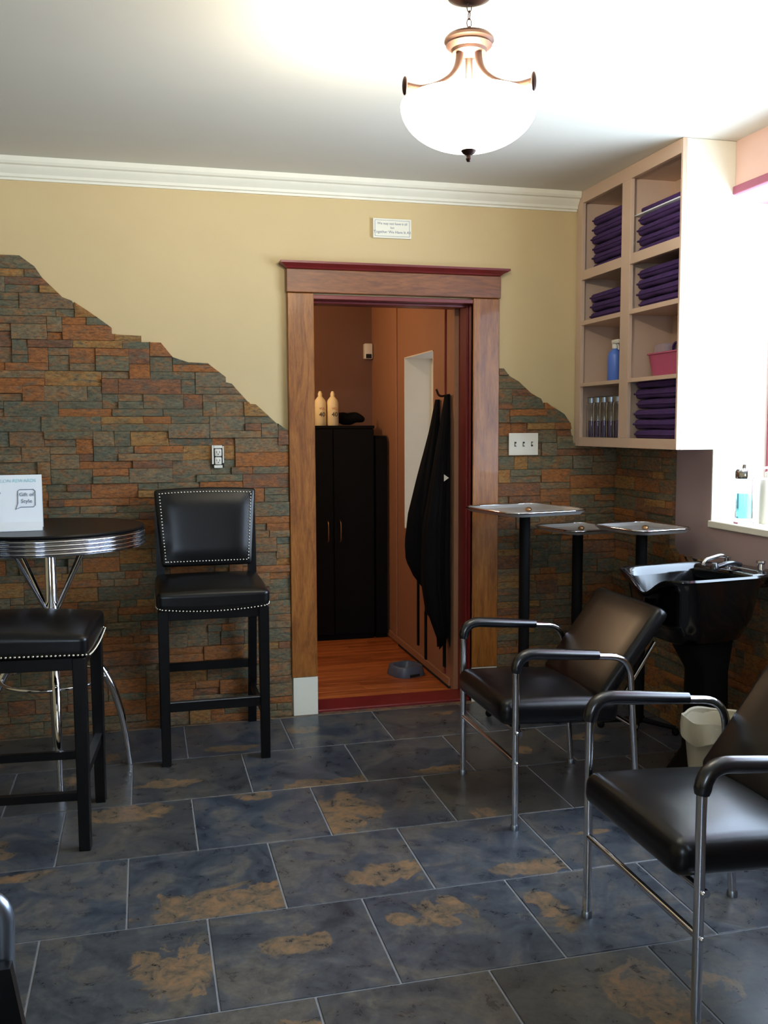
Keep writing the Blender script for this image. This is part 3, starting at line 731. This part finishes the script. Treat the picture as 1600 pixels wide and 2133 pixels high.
# folded towels
def towel_mesh(seed, hx, hy, hz):
    rg = random.Random(seed); bm = NB()
    ph = rg.uniform(0, 6)
    rbox(bm, hx, hy, hz, hz*.85, lambda c: Vector((c.x+.002*math.sin(c.y*40+ph), c.y+.002*math.sin(c.x*50+ph), c.z*(1-.10*math.sin(c.y*22+ph))+.0015*math.sin(c.y*30+ph))), 3, 5)
    me_o = link('towel_body', bm, MT['purple'], None, 60); me = me_o.data; bpy.data.objects.remove(me_o)
    bm = NB(); rbox(bm, hx*.98, hy*.98, hz*.22, hz*.2, None, 2, 3); b = link('x', bm, MT['purple'], None, 60); me2 = b.data; bpy.data.objects.remove(b)
    return me, me2
tm = [towel_mesh(i, .085, .185, .0215) for i in range(3)]
tn = [towel_mesh(i+7, .085, .150, .0215) for i in range(3)]
def stack(where, cyy, z0, n, meshes, cx=2.315, skew=0):
    nm = ['bottom', 'second', 'third', 'fourth', 'fifth', 'sixth', 'seventh']
    for i in range(n):
        a, b = meshes[i % 3]
        lab = ('bottom' if i == 0 else 'top' if i == n-1 else nm[i]+' from bottom')
        o = bpy.data.objects.new('folded_towel', a); COL.objects.link(o)
        o.location = (cx+random.uniform(-.006, .006), cyy+random.uniform(-.008, .008)+skew*i, z0+.0235+.0465*i)
        tag(o, 'flare-purple folded towel, %s of stack, %s' % (lab, where), 'towel', 'folded flare-purple towels in the wall cabinet')
        f = bpy.data.objects.new('fold', b); COL.objects.link(f); f.parent = o; f.location = (-.008, 0, 0)
stack('top cubby by doorway', 4.265, 2.203, 6, tm)
stack('top cubby by window', 3.80, 2.203, 4, tm)
stack('second cubby down by doorway', 4.28, 1.962, 3, tm)
stack('second cubby down by window', 3.80, 1.962, 4, tm)
stack('bottom cubby by window', 3.80, 1.368, 6, tm)
bm = NB(); rbox(bm, .085, .19, .003, .002, None, 2, 3); tag(link('paper_sheet', bm, MT['paper'], None, 60, (2.31, 3.83, 2.203+.0465*4+.0055)), 'white liner sheet lying on the flare-purple towels in the top window-side cubby', 'paper')
bm = NB(); rbox(bm, .08, .18, .012, .01, None, 2, 3); tag(link('folded_towel', bm, MT['purple'], None, 60, (2.315, 3.80, 2.203+.0465*4+.0220)), 'thin flare-purple folded towel lying on the white liner sheet', 'towel', 'folded flare-purple towels in the wall cabinet')
# blue spray bottle
t = thing('spray_bottle', 'blue plastic spray bottle in the third-row cubby nearest the doorway', 'bottle', (2.245, 4.215, 1.649))
bm = NB(); lathe(bm, [(0, 0), (.032, 0), (.036, .005), (.036, .12), (.030, .14), (.013, .155), (.013, .165), (0, .165)], 24); link('body', bm, MT['bluep'], t, 40)
bm = NB(); lathe(bm, [(.015, .157), (.015, .178), (.008, .182), (0, .182)], 16); link('collar', bm, MT['plastic'], t, 40)
bm = NB(); box(bm, -.012, .012, -.045, .02, .180, .200, .004, 2); tube(bm, [(0, -.022, .182), (0, -.034, .165), (0, -.032, .150)], .004, 8); link('trigger_head', bm, MT['plastic'], t, 40)
# pink basket with bits
t = thing('storage_basket', 'pink plastic basket in the third-row cubby nearest the window', 'basket', (2.32, 3.76, 1.649))
bm = NB(); loft(bm, [[Vector((p.x*sx_, p.y*sy_, z)) for p in sq(32, 1, 0, 6)] for sx_, sy_, z in ((.07, .135, 0), (.082, .16, .10), (.088, .166, .102), (.088, .166, .108), (.078, .156, .108), (.068, .13, .006))]); link('body', bm, MT['pink'], t, 40)
bm = NB(); rbox(bm, .05, .055, .03, .02, mat=Tm(2.31, 3.84, 1.77)); tag(link('cloth_bundle', bm, MT['greycloth'], None, 60), 'grey cloth bundle poking out of the pink basket', 'cloth')
t = thing('hair_clip', 'dark claw clip standing up in the pink basket', 'clip', (2.30, 3.76, 1.76))
bm = NB(); tube(bm, fillet([(0, .03, 0), (0, .02, .03), (0, 0, .04), (0, -.02, .03), (0, -.025, 0)], .01), .006, 8); link('jaw', bm, MT['purple'], t, 60)
bm = NB(); rbox(bm, .035, .03, .03, .02, mat=Tm(2.31, 3.67, 1.775)); tag(link('sponge', bm, MT['hot'], None, 60), 'hot pink sponge at the window end of the pink basket', 'sponge')
# glass jars in bottom cubby
for i, y in enumerate((4.455, 4.385, 4.315, 4.245, 4.175, 4.115)):
    t = thing('glass_tube_jar', ['slim clear glass jar in the bottom doorway-side cubby, against the outer end', 'slim clear glass jar, second from the doorway end of the bottom cubby',
        'slim clear glass jar, third from the doorway end of the bottom cubby', 'slim clear glass jar, fourth from the doorway end of the bottom cubby',
        'slim clear glass jar, fifth from the doorway end of the bottom cubby', 'slim clear glass jar against the cabinet divider in the bottom cubby'][i], 'jar', (2.245, y, 1.368), 0, 'glass jars in the bottom cubby')
    bm = NB(); lathe(bm, [(0, 0), (.024, 0), (.025, .004), (.025, .170), (.022, .180), (.0195, .180), (.022, .169), (.022, .006), (0, .004)], 20); link('body', bm, MT['glass'], t, 40)
    bm = NB(); lathe(bm, [(0, .181), (.025, .181), (.025, .205), (.020, .210), (0, .210)], 20); link('lid', bm, MT['satin'], t, 40)
    bm = NB(); lathe(bm, [(0, .008), (.014, .008), (.014, .09), (0, .09)], 12); link('contents', bm, MT['purple'], t, 40)
# ================================================================== WINDOW SILL ITEMS
t = thing('disinfectant_jar', 'glass disinfectant jar of teal liquid with metal lid on the sill', 'jar', (2.505, 3.53, WZ0))
bm = NB(); lathe(bm, [(0, 0), (.040, 0), (.042, .006), (.036, .022), (.036, .20), (.033, .20), (.033, .024), (0, .020)], 28); link('body', bm, MT['glass'], t, 40)
bm = NB(); lathe(bm, [(0, .024), (.032, .024), (.032, .13), (0, .13)], 28); link('liquid', bm, MT['teal'], t, 40)
bm = NB(); lathe(bm, [(0, .195), (.040, .195), (.041, .20), (.041, .225), (.036, .235), (.012, .240), (.010, .255), (0, .257)], 28); link('lid', bm, MT['chrome'], t, 40)
t = thing('lotion_bottle', 'white plastic pump bottle behind the teal jar on the sill', 'bottle', (2.600, 3.50, WZ0))
bm = NB(); lathe(bm, [(0, 0), (.032, 0), (.034, .005), (.034, .17), (.030, .19), (.014, .20), (.014, .21), (0, .21)], 24); link('body', bm, MT['plastic'], t, 40)
bm = NB(); lathe(bm, [(.015, .203), (.015, .222), (.004, .225), (.004, .245), (0, .245)], 16); tube(bm, [(0, 0, .243), (-.035, 0, .238)], .005, 8); link('pump', bm, MT['plastic'], t, 40)
# ================================================================== PUB TABLE
TC = (-.385, 4.07)
t = thing('pub_table', 'round black-topped chrome pub table beside the stone wall', 'table', (TC[0], TC[1], 0))
R0 = .385
bm = NB(); lathe(bm, [(0, 1.012), (R0-.012, 1.012), (R0-.004, 1.014), (R0-.002, 1.022), (R0-.006, 1.028), (0, 1.030)], 96); link('tabletop', bm, MT['blackwood'], t, 30)
prof = [(R0-.02, .948), (R0-.006, .948)]
for i in range(4):
    z = .950+i*.0155
    for k in range(7): a = -PI/2+PI*k/6; prof.append((R0-.008+.008*math.cos(a), z+.0075+.0066*math.sin(a)))
prof += [(R0-.008, 1.012), (R0-.02, 1.012), (R0-.02, .948)]
bm = NB(); lathe(bm, prof, 96); tag(link('edge_band', bm, MT['chrome'], t, 45), 'ribbed chrome edge band')
bm = NB(); lathe(bm, [(0, .40), (.023, .40), (.023, .62), (.034, .64), (.038, .67), (.034, .70), (.023, .72), (.023, 1.0), (.09, 1.003), (.09, 1.012), (0, 1.012)], 28); link('column', bm, MT['chrome'], t, 40)
ang0 = math.radians(-3)
for k in range(4):
    a = math.radians(-42)+k*PI/2; d = Vector((math.cos(a), math.sin(a), 0))
    bm = NB(); tube(bm, [d*.028+Vector((0, 0, .68)), d*.20+Vector((0, 0, .955)), d*.23+Vector((0, 0, 1.011))], .0085, 10); link('brace', bm, MT['chrome'], t, 60)
for k in range(4):
    a = math.radians(-5)+k*PI/2+math.radians(0 if k % 2 == 0 else 12); d = Vector((math.cos(a), math.sin(a), 0))
    pts = [(.022, .60), (.07, .56), (.13, .50), (.19, .43), (.235, .34), (.265, .24), (.285, .12), (.297, .0)]
    P = fillet([d*r+Vector((0, 0, z)) for r, z in pts], .03, 3)
    bm = NB(); n_ = len(P); tube(bm, P, [.011+.006*math.sin(PI*i/(n_-1)) for i in range(n_)], 12); link('leg', bm, MT['chrome'], t, 60)
    bm = NB(); sphere(bm, d*.205+Vector((0, 0, .405)), .016, 12, 8); link('ring_ball', bm, MT['chrome'], t, 60)
bm = NB(); tube(bm, [(.205*math.cos(2*PI*k/48), .205*math.sin(2*PI*k/48), .392) for k in range(48)], .0075, 8, closed=True); link('foot_ring', bm, MT['chrome'], t, 60)
# tent card
t = thing('table_sign', 'white tented card with speech-bubble logo standing on the pub table', 'sign', (-.545, 3.93, 1.030), math.radians(4))
TW, TH = .30, .215
bm = NB()
prism(bm, [(0, .03), (.004, .03), (.064, TH), (.060, TH)], lambda y, z: (-TW/2, y, z), lambda y, z: (TW/2, y, z)); link('card_face', bm, MT['paper'], t)
bm = NB(); prism(bm, [(-.045, 0), (-.045, .003), (0.0, .032), (.004, .03), (-.036, 0)], lambda y, z: (-TW/2, y, z), lambda y, z: (TW/2, y, z)); link('base_flap', bm, MT['paper'], t)
bm = NB(); prism(bm, [(.060, TH), (.064, TH), (.104, 0), (.100, 0)], lambda y, z: (-TW/2, y, z), lambda y, z: (TW/2, y, z)); link('back_panel', bm, MT['paper'], t)
sl = math.atan2(.060, TH-.03)
def card(uu, vv): return Tm(uu, .0-.0012+math.sin(sl)*vv, .03+math.cos(sl)*vv) @ Rx(PI/2-sl)
text('SALON REWARDS', .019, MT['cyan'], 'header_print', t, card(.052, .170))
for v_, w_ in ((.135, .06), (.118, .09), (.10, .05), (.085, .08)):
    pass
text('earn', .016, MT['ink'], 'body_print', t, card(-.035, .140)); text('points here', .012, MT['ink'], 'body_print', t, card(-.03, .122))
bub = []
bx, bz, bw, bh = .092, .098, .036, .040
outl = [(-1, -.55), (-1, .8), (-.8, 1), (.8, 1), (1, .8), (1, -.8), (.8, -1), (-.7, -1), (-1.25, -1.25), (-1, -.55)]
bm = NB(); tube(bm, [(bx+bw*a*.9, bz+bh*b*.9, 0) for a, b in outl], .0016, 6)
o = link('speech_bubble', bm, MT['ink'], t); o.matrix_local = card(0, 0)
text('Gift of', .021, MT['ink'], 'logo_lettering', t, card(bx, bz+.015)); text('Style', .022, MT['ink'], 'logo_lettering', t, card(bx, bz-.012))
# ================================================================== BAR STOOLS
def nails(bm, pts, step=.0142, r=.0052, nrm=None):
    P = [Vector(p) for p in pts]; carry = 0
    for a, b in zip(P, P[1:]):
        Ln = (b-a).length; s = carry
        while s < Ln:
            c = a+(b-a)*(s/Ln)
            q = bmesh.ops.create_icosphere(bm, subdivisions=1, radius=r)
            for v in q['verts']: v.co += c
            s += step
        carry = s-Ln
def make_stool(label, loc, rz):
    t = thing('bar_stool', label, 'stool', loc, rz, 'black leather nailhead bar stools')
    def sag(c):
        front = max(0, (-c.y+.03)/.24)
        z = c.z
        z -= .014*(1-(c.x/.237)**2)*max(0, min(1, (-c.y-.05)/.15))*max(0, min(1, (.035-c.z)/.08))
        if c.z > 0: z += .020*(1-(c.x/.237)**2)*(1-((c.y)/.24)**2)*c.z/.045
        if c.z > 0 and c.y < 0: z -= .012*front*c.z/.045
        return Vector((c.x, c.y, z))
    bm = NB(); rbox(bm, .236, .232, .045, .026, sag, 4, 10, Tm(0, .205, .712)); seat = link('seat', bm, MT['leather'], t, 60)
    bm = NB(); p = [(-.238, .36, .682), (-.238, .03, .680), (-.232, -.008, .678)]
    for k in range(13):
        x = -.215+.43*k/12; p.append((x, -.030, .676-.014*(1-(x/.22)**2)))
    p += [(.232, -.008, .678), (.238, .03, .680), (.238, .36, .682)]; nails(bm, p)
    q = link('nailhead_trim', bm, MT['nail'], seat, 60); q['kind'] = 'stuff'
    for s in (-1, 1):
        x0, x1 = sorted((s*.188, s*.232))
        bm = NB(); box(bm, x0, x1, -.018, .026, 0, .668, .003)
        for v in bm.verts:
            if v.co.z < .3: v.co.x += (.5*(x0+x1)-v.co.x)*.12; v.co.y += (.004-v.co.y)*.12
        link('leg', bm, MT['blackwood'], t)
        bm = NB()   # rear leg continues up as the back post
        secs = [(0, .515, .036), (.30, .465, .04), (.62, .42, .044), (.76, .415, .042), (.95, .43, .034), (1.12, .455, .03)]
        loft(bm, [[Vector((x0+.004, y, z)), Vector((x1-.002, y, z)), Vector((x1-.002, y+w, z)), Vector((x0+.004, y+w, z))] for z, y, w in secs]); link('rear_leg', bm, MT['blackwood'], t, 30)
        bm = NB(); box(bm, s*.21-.011, s*.21+.011, .02, .48, .175, .205, .002); link('stretcher', bm, MT['blackwood'], t)
        bm = NB(); box(bm, s*.21-.011, s*.21+.011, .02, .425, .625, .668, .002); link('apron', bm, MT['blackwood'], t)
    bm = NB(); box(bm, -.19, .19, -.006, .018, .232, .272, .002); fs = link('stretcher', bm, MT['blackwood'], t)
    bm = NB(); box(bm, -.19, .19, -.010, .016, .2715, .2745, .0005); tag(link('foot_plate', bm, MT['satin'], fs), 'thin metal strip on the front foot rail')
    bm = NB(); box(bm, -.19, .19, .465, .487, .285, .325, .002); link('stretcher', bm, MT['blackwood'], t)
    bm = NB(); box(bm, -.19, .19, -.010, .014, .625, .668, .002); link('apron', bm, MT['blackwood'], t)
    tl = math.atan2(.055, .35)
    def back(c):
        w = 1+.06*(c.z/.17)
        z = c.z
        if c.z > 0: z += .010*(1-(c.x/.23)**2)*(c.z/.17)
        y = c.y
        if c.y < 0: y -= .016*max(0, 1-(c.x/.200)**8)*max(0, 1-(c.z/.150)**8) if abs(c.x) < .205 and abs(c.z) < .155 else 0
        return Vector((c.x*w, y, z))
    BM = Tm(0, .410, .970) @ Rx(-tl)
    bm = NB(); rbox(bm, .218, .026, .176, .014, back, 3, 14, BM); bk = link('backrest', bm, MT['leather'], t, 60)
    bm = NB(); loop = []
    for (a, b) in (((-.197, -.155), (-.197, .155)), ((-.197, .155), (.197, .155)), ((.197, .155), (.197, -.155)), ((.197, -.155), (-.197, -.155))):
        for k in range(8):
            q = k/8; c = back(Vector((a[0]+(b[0]-a[0])*q, .026, a[1]+(b[1]-a[1])*q))); loop.append(BM @ Vector((c.x, -.030, c.z)))
    loop.append(loop[0]); nails(bm, loop); q = link('nailhead_trim', bm, MT['nail'], bk, 60); q['kind'] = 'stuff'
    return t
make_stool('black leather nailhead bar stool against the stone wall beside the door casing', (.272, 3.985, 0), math.radians(0))
make_stool('black leather nailhead bar stool in front of the pub table, cut by frame edge', (-.205, 3.455, 0), math.radians(85.5))
# ================================================================== SHAMPOO CHAIRS (chrome tube frame)
def make_chair(label, x, y, rz=0, dz=0, group='shampoo chairs', pad=None):
    t = thing('shampoo_chair', label, 'chair', (x, y, 0), rz, group)
    Wd = .56
    for yy in (0, Wd):
        P = fillet([(0, yy, 0.006), (0, yy, .635+dz), (.44, yy, .597+dz), (.485, yy, 0.006)], .075, 8)
        bm = NB(); tube(bm, P, .0125, 12); sf = link('side_frame', bm, MT['chrome'], t, 60)
        bm = NB(); lathe(bm, [(0, 0), (.016, 0), (.016, .014), (.0125, .02), (0, .02)], 14, Tm(0, yy, 0)); lathe(bm, [(0, 0), (.016, 0), (.016, .014), (.0125, .02), (0, .02)], 14, Tm(.485, yy, 0)); link('foot_cap', bm, MT['satin'], sf, 40)
        Q = [p for p in P if (p.z > .565+dz and p.x < .30)]
        Q = [Vector((0, yy, .565+dz))]+Q+[Vector((.15, yy, .622+dz)), Vector((.315, yy, .608+dz))]
        bm = NB(); rr = [.0175]+[.0205]*(len(Q)-1); rr[-1] = .017; tube(bm, Q, rr, 14)
        for v in bm.verts: v.co.z += .004
        link('arm_pad', bm, MT['pad'], t, 50)
        for zb in (.355, .245):
            bm = NB(); sphere(bm, (.0, yy-.014 if yy == 0 else yy+.014, zb), .007, 10, 6); link('bolt', bm, MT['chrome'], sf, 60)
    bm = NB(); tube(bm, [(0, .0, .245), (0, Wd, .245)], .010, 10); link('front_stretcher', bm, MT['chrome'], t, 60)
    for xr, zr in ((.02, .345), (.470, .335)):
        bm = NB(); tube(bm, [(xr, 0, zr), (xr, Wd, zr)], .010, 10); link('seat_rail', bm, MT['chrome'], t, 60)
    def seatf(c):
        z = c.z+(.024*(1-(c.y/.25)**2)*(1-(c.x/.24)**2)*c.z/.047 if c.z > 0 else 0)
        return Vector((c.x, c.y, z))
    bm = NB(); rbox(bm, .235, .247, .047, .036, seatf, 4, 6, Tm(.195, Wd/2, .400) @ Ry(math.radians(3))); seat = link('seat', bm, MT['vinyl'], t, 60)
    tl = math.atan2(.26, .34)
    bm = NB(); rbox(bm, .028, .250, .208, .025, lambda c: Vector((c.x-(.006*(1-(c.y/.25)**2) if c.x < 0 else 0), c.y, c.z)), 4, 6, Tm(.478, Wd/2, .588) @ Ry(tl)); link('backrest', bm, MT['vinyl'], t, 60)
    for yy in (.10, Wd-.10):
        bm = NB(); tube(bm, [(.40, yy, .35), (.47, yy, .42), (.60, yy, .62)], .009, 8); link('back_support', bm, MT['chrome'], t, 60)
    return t
make_chair('black vinyl chrome shampoo chair, reclined against the black wash basin', 1.246, 3.017)
make_chair('black vinyl chrome shampoo chair in front of the window, cut by frame edge', 1.222, 1.845, 0, .018)
# near-left corner chair
t = thing('lounge_chair', 'satin metal chair with black side panel at the near left corner', 'chair', (-.232, 1.30, 0))
bm = NB(); P = fillet([(-.02, .225, 0), (.0, .225, .70), (-.46, .225, .66), (-.5, .225, 0)], .05, 8); tube(bm, P, .0165, 14); link('side_frame', bm, MT['satin'], t, 60)
bm = NB(); P = fillet([(-.02, -.30, 0), (.0, -.30, .70), (-.46, -.30, .66), (-.5, -.30, 0)], .05, 8); tube(bm, P, .0165, 14); link('side_frame', bm, MT['satin'], t, 60)
bm = NB(); prism(bm, [(-.01, .60), (.012, .60), (.105, .0), (.06, .0), (-.01, .40)], lambda a, b: (a, .18, b), lambda a, b: (a, .205, b)); link('front_panel', bm, MT['blackwood'], t)
bm = NB(); rbox(bm, .23, .24, .05, .03, mat=Tm(-.25, -.04, .40)); link('seat', bm, MT['vinyl'], t, 60)
bm = NB(); rbox(bm, .03, .24, .22, .025, mat=Tm(-.47, -.04, .66) @ Ry(-.15)); link('backrest', bm, MT['vinyl'], t, 60)
# ================================================================== SHAMPOO BASIN
t = thing('shampoo_basin', 'glossy black shampoo bowl on a pedestal beneath the window sill', 'basin', (2.100, 3.275, 0), math.radians(7))
def ring(hx, hy, z, e=5, dip=0, cx=0, n_=56):
    out = []
    for k in range(n_):
        a = 2*PI*k/n_; c_, s_ = math.cos(a), math.sin(a); q_ = (abs(c_)**e+abs(s_)**e)**(-1/e)
        x_, y_ = hx*q_*c_+cx, hy*q_*s_
        zz = z-dip*math.exp(-(y_/.085)**2)*max(0, min(1, (-x_-.05)/.15))
        out.append(Vector((x_, y_, zz)))
    return out
bm = NB(); D = .07
loft(bm, [ring(.10, .09, .575, 3), ring(.16, .15, .60, 3.5), ring(.190, .185, .68, 4, 0), ring(.204, .20, .80, 5, D*.6), ring(.228, .212, .835, 6, D), ring(.236, .216, .850, 6, D),
          ring(.236, .209, .858, 6, D), ring(.218, .193, .853, 6, D), ring(.200, .178, .82, 5, D*.7), ring(.180, .16, .72, 4), ring(.12, .11, .66, 3), ring(.02, .02, .65, 2)])
link('bowl', bm, MT['basin'], t, 50)
bm = NB(); box(bm, .14, .318, -.17, .17, .80, .856, .012, 3); link('deck', bm, MT['basin'], t, 40)
bm = NB(); loft(bm, [ring(.13, .13, 0, 4, 0, .08), ring(.12, .12, .03, 4, 0, .08), ring(.075, .075, .12, 4, 0, .08), ring(.07, .07, .45, 4, 0, .08), ring(.11, .11, .60, 4, 0, .04)]); link('pedestal', bm, MT['blackcab'], t, 40)
bm = NB(); lathe(bm, [(0, .856), (.022, .856), (.022, .866), (.014, .872), (.014, .892), (0, .894)], 20, Tm(.235, .07, 0)); tube(bm, fillet([(.235, .07, .888), (.20, .07, .900), (.12, .07, .885), (.11, .07, .862)], .03), .008, 10); tag(link('faucet', bm, MT['chrome'], t, 40), 'chrome faucet')
bm = NB(); lathe(bm, [(0, .856), (.016, .856), (.014, .88), (.020, .885), (.018, .893), (0, .895)], 16, Tm(.27, -.08, 0)); tag(link('tap_knob', bm, MT['chrome'], t, 40), 'chrome tap knob')
bm = NB(); tube(bm, fillet([(.22, -.02, .87), (.16, -.03, .885), (.10, -.02, .868)], .03), .010, 10); lathe(bm, [(0, 0), (.018, 0), (.020, .012), (.010, .03), (0, .03)], 16, Tm(.09, -.02, .855)); tag(link('spray_head', bm, MT['pad'], t, 50), 'black spray head')
# waste bin
t = thing('waste_bin', 'cream waste bin with liner between the shampoo chairs by the wall', 'bin', (1.99, 2.93, 0))
bm = NB(); lathe(bm, [(0, 0), (.078, 0), (.082, .006), (.090, .16), (.112, .36), (.116, .365), (.112, .368), (.108, .36), (.086, .16), (.076, .012), (0, .010)], 36); link('body', bm, MT['cream'], t, 40)
bm = NB(); pr_ = []
n_ = 48; loops = []
for r, z, am in ((.106, .30, .002), (.110, .374, .002), (.118, .378, .003), (.121, .34, .006), (.119, .30, .009)):
    loops.append([Vector(((r+am*math.sin(7*2*PI*k/n_+z*20))*math.cos(2*PI*k/n_), (r+am*math.sin(7*2*PI*k/n_+z*20))*math.sin(2*PI*k/n_), z+am*1.5*math.sin(5*2*PI*k/n_))) for k in range(n_)])
loft(bm, loops, False, False); link('liner', bm, MT['cream'], t, 50)
# ================================================================== TRAY STANDS
def tray(label, x, y, z, hx, hy, rz):
    t = thing('tray_stand', label, 'tray stand', (x, y, 0), math.radians(rz), 'steel salon trays on posts')
    bm = NB()
    def rr(a, b, zz): return [Vector((p.x*a, p.y*b, zz)) for p in sq(28, 1, 0, 10)]
    loft(bm, [rr(hx-.02, hy-.02, z-.012), rr(hx-.012, hy-.012, z-.010), rr(hx, hy, z+.004), rr(hx+.006, hy+.006, z+.004), rr(hx+.006, hy+.006, z+.001), rr(hx+.002, hy+.002, z-.002), rr(hx-.010, hy-.010, z-.0145), rr(.02, .02, z-.0145)][::-1])
    link('tray', bm, MT['steel'], t, 35)
    bm = NB(); tube(bm, rr(hx+.004, hy+.004, z+.004), .005, 8, closed=True); tag(link('rim', bm, MT['chrome'], t, 60), 'shiny rolled rim')
    bm = NB(); sphere(bm, (.02, .0, z-.002), .016, 14, 8, (1, 1, .7)); link('centre_knob', bm, MT['brass'], t, 60)
    bm = NB(); lathe(bm, [(.05, z-.0150), (.05, z-.022), (.026, z-.03), (.026, .05), (0, .05)], 20); link('post', bm, MT['blackcab'], t, 40)
    for k in range(4):
        a = PI/4+k*PI/2; bm = NB(); tube(bm, [(.02*math.cos(a), .02*math.sin(a), .06), (.17*math.cos(a), .17*math.sin(a), .035)], [.014, .010], 8); sphere(bm, (.17*math.cos(a), .17*math.sin(a), .018), .018, 10, 6); link('base_leg', bm, MT['blackcab'], t, 50)
    return t
tray('bright steel salon tray on black post beside the door casing', 1.765, 4.18, 1.035, .215, .225, 12)
tray('dim steel salon tray behind the others near the stone corner', 2.07, 4.235, .93, .15, .17, 10)
tray('steel salon tray on black post nearest the window wall', 2.215, 3.875, .965, .15, .175, 10)
print('stones left', nL)
